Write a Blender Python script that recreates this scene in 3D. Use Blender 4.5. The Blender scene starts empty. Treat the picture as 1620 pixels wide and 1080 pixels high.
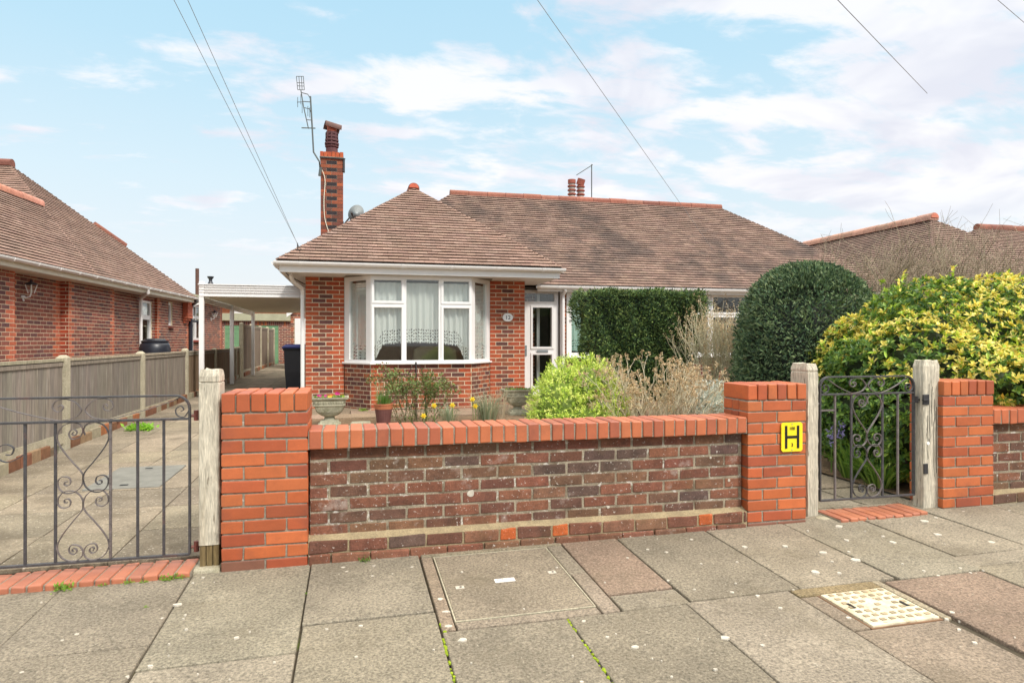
import bpy, math, random
from mathutils import Vector, Matrix
R = random.Random(12)
rnd = R.random
def uni(a, b): return R.uniform(a, b)
def lin(r, g, b):
    f = lambda c: ((c/255+0.055)/1.055)**2.4 if c/255 > .04045 else c/255/12.92
    return (f(r), f(g), f(b))
def vary(c, a=.1, hue=.03):
    k = 1+uni(-a, a)
    return tuple(max(0, v*k*(1+uni(-hue, hue))) for v in c)
def mixc(a, b, t): return tuple(a[i]*(1-t)+b[i]*t for i in range(3))
sc = bpy.context.scene
col = sc.collection
# ---------------------------------------------------------------- materials
def nd(nt, typ, **kw):
    n = nt.nodes.new(typ)
    for k, v in kw.items():
        setattr(n, k, v)
    return n
def M(name, base=(.5, .5, .5), rough=.7, attr=False, var=.15, vs=6, stains=(), bump=0, bs=120, metal=0, spec=.4,
      stretch=(1, 1, 1), trans=0, fine=0, fs=160, coat=0):
    m = bpy.data.materials.new(name); m.use_nodes = True
    nt = m.node_tree; L = nt.links
    b = nt.nodes['Principled BSDF']
    b.inputs['Roughness'].default_value = rough; b.inputs['Metallic'].default_value = metal
    b.inputs['Specular IOR Level'].default_value = spec
    if coat: b.inputs['Coat Weight'].default_value = coat
    tc = nd(nt, 'ShaderNodeTexCoord'); mp = nd(nt, 'ShaderNodeMapping')
    mp.inputs['Scale'].default_value = stretch
    L.new(tc.outputs['Object'], mp.inputs['Vector'])
    def noise(scale, detail=4, rg=.6, st=True):
        n = nd(nt, 'ShaderNodeTexNoise'); n.inputs['Scale'].default_value = scale
        n.inputs['Detail'].default_value = detail; n.inputs['Roughness'].default_value = rg
        L.new((mp if st else tc).outputs['Vector' if st else 'Object'], n.inputs['Vector']); return n
    if attr:
        a = nd(nt, 'ShaderNodeAttribute'); a.attribute_name = 'Col'; cur = a.outputs['Color']
    else:
        rg = nd(nt, 'ShaderNodeRGB'); rg.outputs[0].default_value = (*base, 1); cur = rg.outputs[0]
    def mul(cur, nz, amt):
        mr = nd(nt, 'ShaderNodeMapRange'); mr.inputs['From Min'].default_value = .3; mr.inputs['From Max'].default_value = .7
        mr.inputs['To Min'].default_value = 1-amt; mr.inputs['To Max'].default_value = 1+amt
        L.new(nz.outputs['Fac'], mr.inputs['Value'])
        mx = nd(nt, 'ShaderNodeVectorMath', operation='SCALE')
        L.new(cur, mx.inputs[0]); L.new(mr.outputs[0], mx.inputs['Scale']); return mx.outputs[0]
    if var: cur = mul(cur, noise(vs, 6), var)
    if fine: cur = mul(cur, noise(fs, 2, .8), fine)
    for (c, scale, lo, hi, amt) in stains:
        nz = noise(scale, 6, .65, scale < 30)
        mr = nd(nt, 'ShaderNodeMapRange'); mr.inputs['From Min'].default_value = lo; mr.inputs['From Max'].default_value = hi
        mr.inputs['To Max'].default_value = amt
        L.new(nz.outputs['Fac'], mr.inputs['Value'])
        mx = nd(nt, 'ShaderNodeMix', data_type='RGBA')
        L.new(mr.outputs[0], mx.inputs['Factor']); L.new(cur, mx.inputs['A']); mx.inputs['B'].default_value = (*c, 1)
        cur = mx.outputs['Result']
    L.new(cur, b.inputs['Base Color'])
    if bump:
        nz = noise(bs, 5, .7)
        bp = nd(nt, 'ShaderNodeBump'); bp.inputs['Strength'].default_value = bump; bp.inputs['Distance'].default_value = .01
        L.new(nz.outputs['Fac'], bp.inputs['Height']); L.new(bp.outputs[0], b.inputs['Normal'])
    if trans:
        out = nt.nodes['Material Output']
        tr = nd(nt, 'ShaderNodeBsdfTranslucent'); L.new(cur, tr.inputs['Color'])
        mx = nd(nt, 'ShaderNodeMixShader'); mx.inputs[0].default_value = trans
        L.new(b.outputs[0], mx.inputs[1]); L.new(tr.outputs[0], mx.inputs[2]); L.new(mx.outputs[0], out.inputs['Surface'])
    return m
WHT = lin(225, 215, 200)
m_brick = M('facing_brick', attr=True, rough=.8, var=.22, vs=14, fine=.14, fs=90, bump=.35, bs=160, stains=[(lin(60, 45, 40), 5, .6, .85, .35)])
m_red = M('smooth_red_brick', attr=True, rough=.48, spec=.6, var=.10, vs=9, fine=.06, fs=120, bump=.18, bs=180, stains=[(lin(120, 60, 40), 7, .62, .8, .35), (lin(205, 190, 175), 38, .70, .76, .5), (lin(92, 56, 48), 2.6, .54, .74, .5), (lin(70, 50, 44), 16, .66, .76, .4)])
m_old = M('weathered_brick', attr=True, rough=.9, var=.3, vs=11, fine=.25, fs=110, bump=.8, bs=130,
          stains=[(lin(105, 88, 55), 3.5, .55, .78, .5), (lin(52, 46, 44), 4.5, .56, .72, .55), (lin(215, 208, 198), 60, .62, .68, .85), (lin(205, 196, 186), 5, .60, .74, .55)])
m_mort = M('pale_mortar', lin(214, 200, 172), .95, var=.2, vs=20, fine=.25, fs=150, bump=.6, bs=220)
m_mort_old = M('lime_mortar', lin(160, 148, 128), .95, var=.3, vs=9, fine=.35, fs=120, bump=1, bs=110, stains=[(lin(98, 84, 66), 7, .48, .62, .75), (lin(222, 216, 206), 24, .58, .64, .8)])
m_mort_grey = M('grey_mortar', lin(150, 143, 128), .95, var=.3, vs=20, fine=.3, fs=150, bump=.8, bs=200, stains=[(lin(215, 210, 200), 30, .62, .68, .7)])
m_tile = M('roof_tile', attr=True, rough=.85, var=.18, vs=3, fine=.2, fs=45, bump=.5, bs=90,
           stains=[(lin(72, 64, 62), .8, .49, .62, .68), (lin(160, 152, 132), 30, .62, .74, .35), (lin(150, 138, 60), 1.7, .70, .8, .4)])
m_tile_l = M('roof_tile_clean', attr=True, rough=.85, var=.16, vs=2, fine=.18, fs=45, bump=.5, bs=90,
             stains=[(lin(98, 84, 76), 1.2, .52, .72, .4), (lin(164, 154, 134), 34, .64, .76, .25)])
m_under = M('roof_underlay', lin(50, 40, 36), .95)
m_ridge = M('ridge_tile', attr=True, rough=.75, var=.2, vs=10, fine=.12, fs=60, bump=.3, stains=[(lin(160, 150, 80), 6, .66, .78, .5)])
m_white = M('white_plastic', lin(236, 234, 232), .35, var=.03, vs=4, spec=.5, stains=[(lin(190, 190, 175), 5, .6, .9, .25)])
m_cream = M('cream_paint', lin(228, 224, 205), .5, var=.06, vs=3, stains=[(lin(160, 152, 120), 3, .6, .8, .4)])
m_soffit = M('soffit_board', lin(214, 208, 200), .55, var=.04, vs=3)
m_iron = M('painted_iron', attr=True, rough=.5, var=.35, vs=30, fine=.3, fs=180, bump=.5, bs=140, spec=.5, stains=[(lin(105, 62, 48), 9, .58, .72, .5), (lin(120, 118, 120), 40, .62, .7, .4)])
m_oak = M('bleached_oak', attr=True, rough=.9, var=.28, vs=14, fine=.3, fs=40, bump=1.0, bs=26, stretch=(3.2, 3.2, .28),
          stains=[(lin(80, 68, 50), 22, .60, .68, .75), (lin(150, 130, 95), 3, .58, .8, .5)])
m_board = M('fence_board', attr=True, rough=.9, var=.3, vs=14, fine=.2, fs=30, bump=.6, bs=30, stretch=(3, 3, .16), stains=[(lin(190, 186, 178), 9, .60, .72, .6), (lin(70, 64, 60), 5, .6, .75, .5)])
m_conc = M('cast_concrete', lin(176, 168, 146), .95, attr=False, var=.18, vs=8, fine=.3, fs=110, bump=.8, bs=110, stains=[(lin(120, 115, 70), 5, .55, .75, .55)])
m_slab = M('paving_slab', attr=True, rough=.92, var=.2, vs=2.3, fine=.5, fs=75, bump=.9, bs=110,
           stains=[(lin(108, 98, 78), 1.6, .52, .7, .45), (lin(82, 76, 64), 8, .62, .8, .3), (lin(206, 196, 178), 60, .62, .68, .5), (lin(70, 64, 54), 48, .63, .70, .45)])
m_drive = M('drive_slab', attr=True, rough=.95, var=.2, vs=2.5, fine=.35, fs=70, bump=1, bs=60,
            stains=[(lin(98, 88, 72), 3, .48, .66, .6), (lin(222, 212, 196), 45, .6, .66, .5)])
m_joint = M('sandy_joint', lin(84, 76, 62), 1, var=.3, vs=30, bump=1, stains=[(lin(95, 110, 40), 2.2, .62, .68, .8)])
m_lichen = M('lichen', lin(196, 188, 174), .95, var=.2, vs=60, bump=.5)
m_soil = M('garden_soil', lin(118, 98, 76), 1, var=.35, vs=12, fine=.4, fs=60, bump=1.5, bs=40)
m_lawn = M('far_ground', lin(120, 120, 90), 1, var=.3, vs=.4)
m_stone = M('cast_stone', lin(168, 164, 142), .95, var=.25, vs=14, fine=.25, fs=90, bump=1, bs=80, stains=[(lin(95, 98, 62), 9, .52, .7, .6), (lin(210, 208, 195), 20, .62, .72, .5)])
m_terra = M('terracotta_pot', attr=True, rough=.7, var=.15, vs=10, fine=.1)
m_leaf = M('leaf', attr=True, rough=.45, var=.12, vs=8, spec=.45, trans=.28)
m_needle = M('yew_leaf', attr=True, rough=.6, var=.25, vs=5, spec=.3, trans=.12)
m_twig = M('twig_bark', attr=True, rough=.9, var=.25, vs=40)
m_petal = M('petal', attr=True, rough=.6, var=.08, trans=.3)
m_black = M('black_plastic', lin(38, 42, 52), .38, var=.1, spec=.5)
m_blue = M('blue_plastic', lin(52, 62, 128), .4, var=.08)
m_dark = M('dark_metal', lin(60, 60, 62), .5, metal=.3, var=.2, vs=30)
m_alu = M('grey_metal', lin(140, 146, 148), .45, metal=.25, var=.06, vs=9)
m_aer = M('weathered_aerial', lin(92, 98, 98), .6, metal=.2, var=.1)
m_wire = M('cable_sheath', lin(135, 138, 142), .6)
m_brown = M('brown_pipe', lin(95, 68, 60), .7, var=.4, vs=20)
m_green = M('green_door_paint', lin(112, 150, 112), .55, var=.1, vs=4)
m_olive = M('olive_fascia', lin(168, 166, 140), .8, var=.15, vs=3)
m_yellow = M('yellow_enamel', lin(236, 214, 40), .35, var=.06, vs=12, stains=[(lin(170, 150, 50), 12, .62, .8, .5)])
m_blackp = M('black_paint', lin(22, 22, 24), .5, var=.2)
m_manhole = M('painted_iron_cover', lin(214, 203, 176), .75, var=.25, vs=14, bump=.6, stains=[(lin(190, 150, 104), 5, .50, .68, .6), (lin(112, 100, 80), 40, .56, .66, .7)])
m_rustedge = M('rusty_edge', lin(120, 92, 70), .9, var=.3)
m_steelc = M('grey_cover', lin(118, 117, 110), .7, var=.2, vs=9, bump=.6, bs=90)
m_room = M('dim_interior_wall', lin(120, 112, 104), .9)
m_roomdk = M('dim_interior', lin(128, 118, 106), .9)
m_sofa = M('beige_upholstery', lin(176, 168, 140), .9, var=.1)
m_potred = M('chimney_clay', attr=True, rough=.8, var=.2, vs=14, fine=.15, fs=60)
m_moss = M('bright_moss', lin(150, 170, 40), 1, var=.3, vs=30, bump=1)
# glass: clear pane with sky reflections
m_glass = bpy.data.materials.new('window_glass'); m_glass.use_nodes = True
nt = m_glass.node_tree; nt.nodes.remove(nt.nodes['Principled BSDF'])
gl = nd(nt, 'ShaderNodeBsdfGlossy'); gl.inputs['Roughness'].default_value = .02
tr = nd(nt, 'ShaderNodeBsdfTransparent'); tr.inputs['Color'].default_value = (.95, .97, .96, 1)
fr = nd(nt, 'ShaderNodeLayerWeight'); fr.inputs['Blend'].default_value = .25
mr = nd(nt, 'ShaderNodeMapRange'); mr.inputs['To Min'].default_value = .06; mr.inputs['To Max'].default_value = .38
mx = nd(nt, 'ShaderNodeMixShader')
nt.links.new(fr.outputs['Fresnel'], mr.inputs['Value']); nt.links.new(mr.outputs[0], mx.inputs[0])
nt.links.new(tr.outputs[0], mx.inputs[1]); nt.links.new(gl.outputs[0], mx.inputs[2])
nt.links.new(mx.outputs[0], nt.nodes['Material Output'].inputs['Surface'])
# net curtain: voile with a lace band near its hem (uv: x along, y height above the hem)
def curtain_mat(name, base):
    m = bpy.data.materials.new(name); m.use_nodes = True
    nt = m.node_tree; L = nt.links; nt.nodes.remove(nt.nodes['Principled BSDF'])
    uv = nd(nt, 'ShaderNodeUVMap')
    sp = nd(nt, 'ShaderNodeSeparateXYZ'); L.new(uv.outputs[0], sp.inputs[0])
    vo = nd(nt, 'ShaderNodeTexVoronoi', feature='F1'); vo.inputs['Scale'].default_value = 19; vo.inputs['Randomness'].default_value = .25
    L.new(uv.outputs[0], vo.inputs['Vector'])
    hole = nd(nt, 'ShaderNodeMath', operation='LESS_THAN'); hole.inputs[1].default_value = .33; L.new(vo.outputs['Distance'], hole.inputs[0])
    band = nd(nt, 'ShaderNodeMath', operation='LESS_THAN'); band.inputs[1].default_value = .24; L.new(sp.outputs['Y'], band.inputs[0])
    hb = nd(nt, 'ShaderNodeMath', operation='MULTIPLY'); L.new(hole.outputs[0], hb.inputs[0]); L.new(band.outputs[0], hb.inputs[1])
    al = nd(nt, 'ShaderNodeMath', operation='MULTIPLY_ADD'); al.inputs[1].default_value = .05; al.inputs[2].default_value = .94
    L.new(band.outputs[0], al.inputs[0])
    a2 = nd(nt, 'ShaderNodeMath', operation='MULTIPLY_ADD'); a2.inputs[1].default_value = -.75; L.new(hb.outputs[0], a2.inputs[0]); L.new(al.outputs[0], a2.inputs[2])
    df = nd(nt, 'ShaderNodeBsdfDiffuse'); df.inputs['Color'].default_value = (*base, 1)
    tl = nd(nt, 'ShaderNodeBsdfTranslucent'); tl.inputs['Color'].default_value = (*base, 1)
    ms = nd(nt, 'ShaderNodeMixShader'); ms.inputs[0].default_value = .12; L.new(df.outputs[0], ms.inputs[1]); L.new(tl.outputs[0], ms.inputs[2])
    t = nd(nt, 'ShaderNodeBsdfTransparent')
    m2 = nd(nt, 'ShaderNodeMixShader'); L.new(a2.outputs[0], m2.inputs[0]); L.new(t.outputs[0], m2.inputs[1]); L.new(ms.outputs[0], m2.inputs[2])
    L.new(m2.outputs[0], nt.nodes['Material Output'].inputs['Surface'])
    return m
m_net = curtain_mat('net_curtain', lin(246, 246, 242))
m_netg = curtain_mat('green_tinted_net_curtain', lin(214, 240, 230))

# ---------------------------------------------------------------- mesh builder
class MB:
    def __init__(s): s.v = []; s.f = []; s.c = []; s.uv = None
    def poly(s, pts, c=(1, 1, 1)):
        n = len(s.v); s.v += [tuple(p) for p in pts]; s.f.append(tuple(range(n, n+len(pts)))); s.c.append(c)
    def mesh(s, vs, fs, c=(1, 1, 1)):
        n = len(s.v); s.v += [tuple(p) for p in vs]
        for f in fs: s.f.append(tuple(i+n for i in f)); s.c.append(c)
    def hexa(s, p, c=(1, 1, 1)):   # p: 4 bottom ccw, 4 top ccw
        s.mesh(p, [(3, 2, 1, 0), (4, 5, 6, 7), (0, 1, 5, 4), (1, 2, 6, 5), (2, 3, 7, 6), (3, 0, 4, 7)], c)
    def box(s, x0, y0, z0, x1, y1, z1, c=(1, 1, 1)):
        if x0 > x1: x0, x1 = x1, x0
        if y0 > y1: y0, y1 = y1, y0
        if z0 > z1: z0, z1 = z1, z0
        s.hexa([(x0, y0, z0), (x1, y0, z0), (x1, y1, z0), (x0, y1, z0), (x0, y0, z1), (x1, y0, z1), (x1, y1, z1), (x0, y1, z1)], c)
    def obox(s, o, a, b, h, c=(1, 1, 1)):   # origin corner + three edge vectors
        o, a, b, h = Vector(o), Vector(a), Vector(b), Vector(h)
        if a.cross(b).dot(h) < 0: a, b = b, a
        s.hexa([o, o+a, o+a+b, o+b, o+h, o+a+h, o+a+b+h, o+b+h], c)
    def loft(s, rings, c=(1, 1, 1), cap=True, close=True):
        n = len(s.v); k = len(rings[0])
        for r in rings: s.v += [tuple(p) for p in r]
        for i in range(len(rings)-1):
            for j in range(k if close else k-1):
                a = n+i*k+j; b = n+i*k+(j+1) % k
                s.f.append((a, b, b+k, a+k)); s.c.append(c)
        if cap and close:
            s.f.append(tuple(n+j for j in reversed(range(k)))); s.c.append(c)
            s.f.append(tuple(n+(len(rings)-1)*k+j for j in range(k))); s.c.append(c)
    def tube(s, pts, r, n=6, c=(1, 1, 1), cap=True, flat=None):
        pts = [Vector(p) for p in pts]; rings = []
        up = Vector((0, 0, 1))
        d0 = (pts[1]-pts[0]).normalized()
        x = d0.cross(up)
        if x.length < 1e-3: x = d0.cross(Vector((0, 1, 0)))
        x.normalize()
        for i, p in enumerate(pts):
            d = (pts[min(i+1, len(pts)-1)]-pts[max(i-1, 0)])
            if d.length < 1e-9: d = d0
            d.normalize(); x = (x-d*x.dot(d))
            if x.length < 1e-6: x = d.orthogonal()
            x.normalize(); y = d.cross(x)
            rr = r[i] if isinstance(r, (list, tuple)) else r
            rings.append([p+(x*math.cos(t)+y*math.sin(t))*rr for t in [math.tau*k/n for k in range(n)]])
        s.loft(rings, c, cap)
    def strip(s, pts, w, nrm, t, c=(1, 1, 1)):  # flat iron strip following pts, w deep along nrm, t thick
        pts = [Vector(p) for p in pts]; nrm = Vector(nrm).normalized(); rings = []
        for i, p in enumerate(pts):
            d = (pts[min(i+1, len(pts)-1)]-pts[max(i-1, 0)]).normalized(); q = d.cross(nrm).normalized()
            rings.append([p+q*t/2-nrm*w/2, p+q*t/2+nrm*w/2, p-q*t/2+nrm*w/2, p-q*t/2-nrm*w/2])
        s.loft(rings, c)
    def lathe(s, prof, c0=(0, 0, 0), n=20, c=(1, 1, 1), sx=1, sy=1, cap=True):
        x, y, z = c0
        s.loft([[(x+r*math.cos(math.tau*k/n)*sx, y+r*math.sin(math.tau*k/n)*sy, z+h) for k in range(n)] for r, h in prof], c, cap)
    def extr(s, prof, p0, p1, side, up=(0, 0, 1), c=(1, 1, 1), cap=True):
        p0, p1, side, up = Vector(p0), Vector(p1), Vector(side), Vector(up)
        s.loft([[p+side*a+up*b for a, b in prof] for p in (p0, p1)], c, cap)
    def ball(s, ctr, r, c=(1, 1, 1), n=8, m=5, sz=1):
        x, y, z = ctr
        s.loft([[(x+r*math.sin(math.pi*(i+.02)/(m+.04))*math.cos(math.tau*k/n), y+r*math.sin(math.pi*(i+.02)/(m+.04))*math.sin(math.tau*k/n),
                 z-r*sz*math.cos(math.pi*i/m)) for k in range(n)] for i in range(m+1)], c)
    def build(s, name, mat, parent=None, smooth=False, bevel=0, jit=0, loc=None, rot=None, label=None):
        if jit: s.v = [(x+uni(-jit, jit), y+uni(-jit, jit)*.5, z+uni(-jit, jit)) for x, y, z in s.v]
        me = bpy.data.meshes.new(name); me.from_pydata(s.v, [], s.f); me.materials.append(mat)
        ca = me.color_attributes.new('Col', 'FLOAT_COLOR', 'CORNER')
        buf = []
        for f, c in zip(s.f, s.c):
            buf += [c[0], c[1], c[2], 1.0]*len(f)
        ca.data.foreach_set('color', buf)
        if s.uv:
            ul = me.uv_layers.new(name='UVMap'); b2 = []
            for f in s.f:
                for i in f: b2 += list(s.uv[i])
            ul.data.foreach_set('uv', b2)
        if smooth: me.polygons.foreach_set('use_smooth', [True]*len(s.f))
        me.update()
        o = bpy.data.objects.new(name, me); col.objects.link(o)
        if parent: o.parent = parent
        if loc: o.location = loc
        if rot: o.rotation_euler = rot
        if bevel:
            bm_ = o.modifiers.new('Bevel', 'BEVEL'); bm_.width = bevel; bm_.segments = 2; bm_.limit_method = 'ANGLE'
        if label: o['label'] = label
        return o
def tag(o, label=None, cat=None, group=None, kind=None):
    if label: o['label'] = label
    if cat: o['category'] = cat
    if group: o['group'] = group
    if kind: o['kind'] = kind
    return o
def thing(name, loc, label, cat, group=None, rz=0):
    o = bpy.data.objects.new(name, None); col.objects.link(o); o.location = loc; o.rotation_euler = (0, 0, rz)
    o.empty_display_size = .1
    return tag(o, label, cat, group)
def keep(parent):   # children built in world coordinates under an unrotated Empty
    for c in parent.children_recursive:
        if c.parent == parent: c.matrix_parent_inverse = Matrix.Translation(-Vector(parent.location))
def copy_tree(o, parent=None):
    c = o.copy(); col.objects.link(c); c.parent = parent
    if parent is not None: c.matrix_parent_inverse = o.matrix_parent_inverse.copy()
    for ch in list(o.children): copy_tree(ch, c)
    return c
def text(body, size, parent, name, mat, loc, rot, depth=.002, align='CENTER'):
    cu = bpy.data.curves.new(name, 'FONT'); cu.body = body; cu.size = size; cu.extrude = depth
    cu.align_x = align; cu.align_y = 'CENTER'
    o = bpy.data.objects.new(name, cu); col.objects.link(o)
    dg = bpy.context.evaluated_depsgraph_get(); me = bpy.data.meshes.new_from_object(o.evaluated_get(dg))
    bpy.data.objects.remove(o); me.materials.clear(); me.materials.append(mat)
    o = bpy.data.objects.new(name, me); col.objects.link(o); o.parent = parent; o.location = loc; o.rotation_euler = rot
    return o
def cat_rom(P, n=6):
    P = [Vector(p) for p in P]; out = []
    for i in range(len(P)-1):
        a, b, c, d = P[max(i-1, 0)], P[i], P[i+1], P[min(i+2, len(P)-1)]
        for k in range(n):
            t = k/n
            out.append(.5*((2*b)+(c-a)*t+(2*a-5*b+4*c-d)*t*t+(3*b-a-3*c+d)*t**3))
    out.append(P[-1]); return out

# ---------------------------------------------------------------- brickwork
OR = [lin(180, 94, 50), lin(174, 88, 47), lin(166, 82, 46), lin(184, 99, 54), lin(156, 76, 46)]
OLD = [lin(118, 78, 62), lin(124, 80, 63), lin(110, 74, 60), lin(104, 75, 63), lin(130, 85, 66), lin(114, 84, 66), lin(96, 76, 67), lin(126, 90, 69), lin(120, 76, 61), lin(127, 83, 64)]
HSE = [lin(136, 76, 56), lin(118, 68, 55), lin(106, 64, 54), lin(148, 82, 57), lin(160, 86, 56), lin(98, 62, 56), lin(124, 70, 54), lin(112, 66, 56)]
NBR = [lin(142, 84, 72), lin(126, 76, 68), lin(108, 72, 70), lin(152, 90, 74), lin(118, 70, 62), lin(134, 80, 68)]
def pick(pal): return vary(R.choice(pal), .09, .04)
def bricks(mb, mo, p0, u, n, width, z0, z1, pal, course=.075, L=.225, depth=.05, joint=.0125, back=.003, holes=(), core=.12, edge=None, shift=0, slope=0, edgew=.17):
    """stretcher bond on a vertical face: p0 start, u along, n outward; mortar core into mo; holes = (a0,a1,b0,b1)"""
    u = Vector(u).normalized(); n = Vector(n).normalized(); p0 = Vector((p0[0], p0[1], 0))
    nc = max(1, round((z1-z0)/course)); ch = (z1-z0)/nc
    for i in range(nc):
        za = z0+i*ch+joint/2; zb = z0+(i+1)*ch-joint/2; zm = (za+zb)/2
        segs = [(0, width)]
        for h in holes:
            if h[2] < zm < h[3]:
                ns = []
                for a, b in segs:
                    if h[0] > a: ns.append((a, min(b, h[0])))
                    if h[1] < b: ns.append((max(a, h[1]), b))
                segs = [q for q in ns if q[1]-q[0] > .005]
        for sa, sb in segs:
            k0 = math.floor((sa-shift)/L)-1; x = shift+k0*L+(L/2 if i % 2 else 0)
            while x < sb:
                a, b = max(x, sa), min(x+L, sb)
                if b-a > .03:
                    c = pick(pal)
                    if edge and ((a < edgew*.6 and sa < .01) or (b > width-edgew*.6 and sb > width-.01)): c = pick(edge)
                    j = uni(-.0012, .0012)
                    o = p0+u*(a+joint/2)-n*depth+n*j
                    mb.obox(o+Vector((0, 0, za+uni(-.001, .001))), u*(b-a-joint), n*depth, Vector((0, 0, zb-za)), c)
                x += L
    # mortar core with holes: strips
    xs = sorted({0, width, *[min(max(h[0], 0), width) for h in holes], *[min(max(h[1], 0), width) for h in holes]})
    zs = sorted({z0, z1, *[min(max(h[2], z0), z1) for h in holes], *[min(max(h[3], z0), z1) for h in holes]})
    for i in range(len(zs)-1):
        run = None
        for j in range(len(xs)-1):
            xm = (xs[j]+xs[j+1])/2; zm = (zs[i]+zs[i+1])/2
            inside = any(h[0] < xm < h[1] and h[2] < zm < h[3] for h in holes)
            if not inside:
                ia = back+.003 if j == 0 else 0; ib = back+.003 if j == len(xs)-2 else 0
                mo.obox(p0+u*(xs[j]+ia)-n*(core)+Vector((0, 0, zs[i])), u*(xs[j+1]-xs[j]-ia-ib), n*(core-back), Vector((0, 0, zs[i+1]-zs[i])))
# ---------------------------------------------------------------- roof
TL = [lin(144, 118, 105), lin(140, 113, 100), lin(149, 123, 110), lin(134, 108, 96), lin(142, 115, 103)]
TN = [lin(134, 110, 98), lin(128, 104, 93), lin(140, 116, 104), lin(122, 99, 89)]
def roof(mb, mu, poly, u, pal, gauge=.1, w=.166, t=.025, nrows=None):
    """poly: 3D convex points, first edge = eave; u along the eave"""
    poly = [Vector(p) for p in poly]; o = poly[0]; u = Vector(u).normalized()
    nn = None
    for k in range(2, len(poly)):
        nn = (poly[1]-poly[0]).cross(poly[k]-poly[0])
        if nn.length > 1e-6: break
    nn.normalize()
    if nn.z < 0: nn = -nn
    v = nn.cross(u).normalized()
    if v.z < 0: v = -v
    q = [((p-o).dot(u), (p-o).dot(v)) for p in poly]
    vmax = max(b for a, b in q); rows = int(math.ceil(vmax/gauge))
    def span(y):
        xs = []
        for i in range(len(q)):
            (a, b), (c, d) = q[i], q[(i+1) % len(q)]
            if (b-y)*(d-y) < 0 or (b == y and d != y): xs.append(a+(c-a)*(y-b)/(d-b))
        return (min(xs), max(xs)) if len(xs) > 1 else None
    for i in range(rows):
        v0 = i*gauge; sp = span(min(v0+gauge*.45, vmax-.002))
        if not sp or sp[1]-sp[0] < .04: continue
        x = math.floor(sp[0]/w)*w + (w/2 if i % 2 else 0) - w
        wave = uni(-.002, .002)
        while x < sp[1]:
            a, b = max(x, sp[0]), min(x+w, sp[1])
            if b-a > .012:
                c = vary(R.choice(pal), .05 if rnd() < .95 else .22, .02)
                h0 = t*uni(.95, 1.12)+wave; h1 = .002; j = uni(-.002, .0015)
                e = v0+j-.006; f = min(v0+gauge+.012, vmax+.02)
                P = lambda s_, v_, h_: o+u*s_+v*v_+nn*h_
                g = .0015; t0 = uni(-.0015, .0015)
                mb.mesh([P(a+g, e, -.004), P(b-g, e, -.004), P(b-g, e, h0+t0), P(a+g, e, h0), P(b-g, f, h1), P(a+g, f, h1), P(b-g, f, -.01), P(a+g, f, -.01)],
                        [(3, 2, 4, 5), (1, 6, 4, 2), (0, 3, 5, 7)], c)
                mb.mesh([P(a+g, e+.010, -.004), P(b-g, e+.010, -.004), P(b-g, e, h0+t0), P(a+g, e, h0)], [(0, 1, 2, 3)], tuple(q_*.3 for q_ in c))  # lower edge face coloured dark: painted shadow line under each tile course
            x += w
    mu.poly([p-nn*.004 for p in poly])
def ridge(mb, p0, p1, r=.115, seg=.45, pal=None, endcap=None, n=9):
    p0, p1 = Vector(p0), Vector(p1); d = (p1-p0); Ln = d.length; d.normalize()
    side = d.cross(Vector((0, 0, 1))).normalized(); up = side.cross(d)
    if up.z < 0: up = -up
    k = max(1, round(Ln/seg))
    for i in range(k):
        a = p0+d*(Ln*i/k+.004); b = p0+d*(Ln*(i+1)/k-.004); rr = r*uni(.97, 1.03); dz = uni(-.006, .006)
        prof = [(rr*math.cos(t), rr*.95*math.sin(t)) for t in [math.pi*j/n for j in range(n+1)]]
        prof = prof+[(-rr, -.06), (rr, -.06)]
        mb.loft([[q+side*x+up*(y-.03+dz) for x, y in prof] for q in (a, b)], vary(R.choice(pal), .1))
RD = [lin(144, 90, 74), lin(136, 84, 69), lin(150, 99, 82), lin(126, 79, 66)]
GUT = [(.06*math.cos(t), .06*math.sin(t)) for t in [math.pi+math.pi*k/8 for k in range(9)]]+[(.052*math.cos(t), .052*math.sin(t)) for t in [math.tau-math.pi*k/8 for k in range(9)]]
def gutter(mb, p0, p1, out, brackets=.9, hh=1.0):
    """white half-round gutter along p0-p1 (its rim), `out` points away from the wall"""
    p0, p1, out = Vector(p0), Vector(p1), Vector(out).normalized()
    mb.extr([(a, b*hh) for a, b in GUT], p0+out*.065, p1+out*.065, out)
    d = p1-p0; k = max(1, int(d.length/brackets)); dn = d.normalized()
    for i in range(k+1):
        q = p0+d*((i+.5)/(k+1))
        pr = [(.068*math.cos(t), .068*hh*math.sin(t)) for t in [math.pi+math.pi*j/8 for j in range(9)]]+[(.060*math.cos(t), .060*hh*math.sin(t)) for t in [math.tau-math.pi*j/8 for j in range(9)]]
        mb.extr(pr, q+out*.065-dn*.02, q+out*.065+dn*.02, out)
        mb.obox(q-dn*.012+Vector((0, 0, -.04)), dn*.024, out*.02, Vector((0, 0, .05)))
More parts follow.
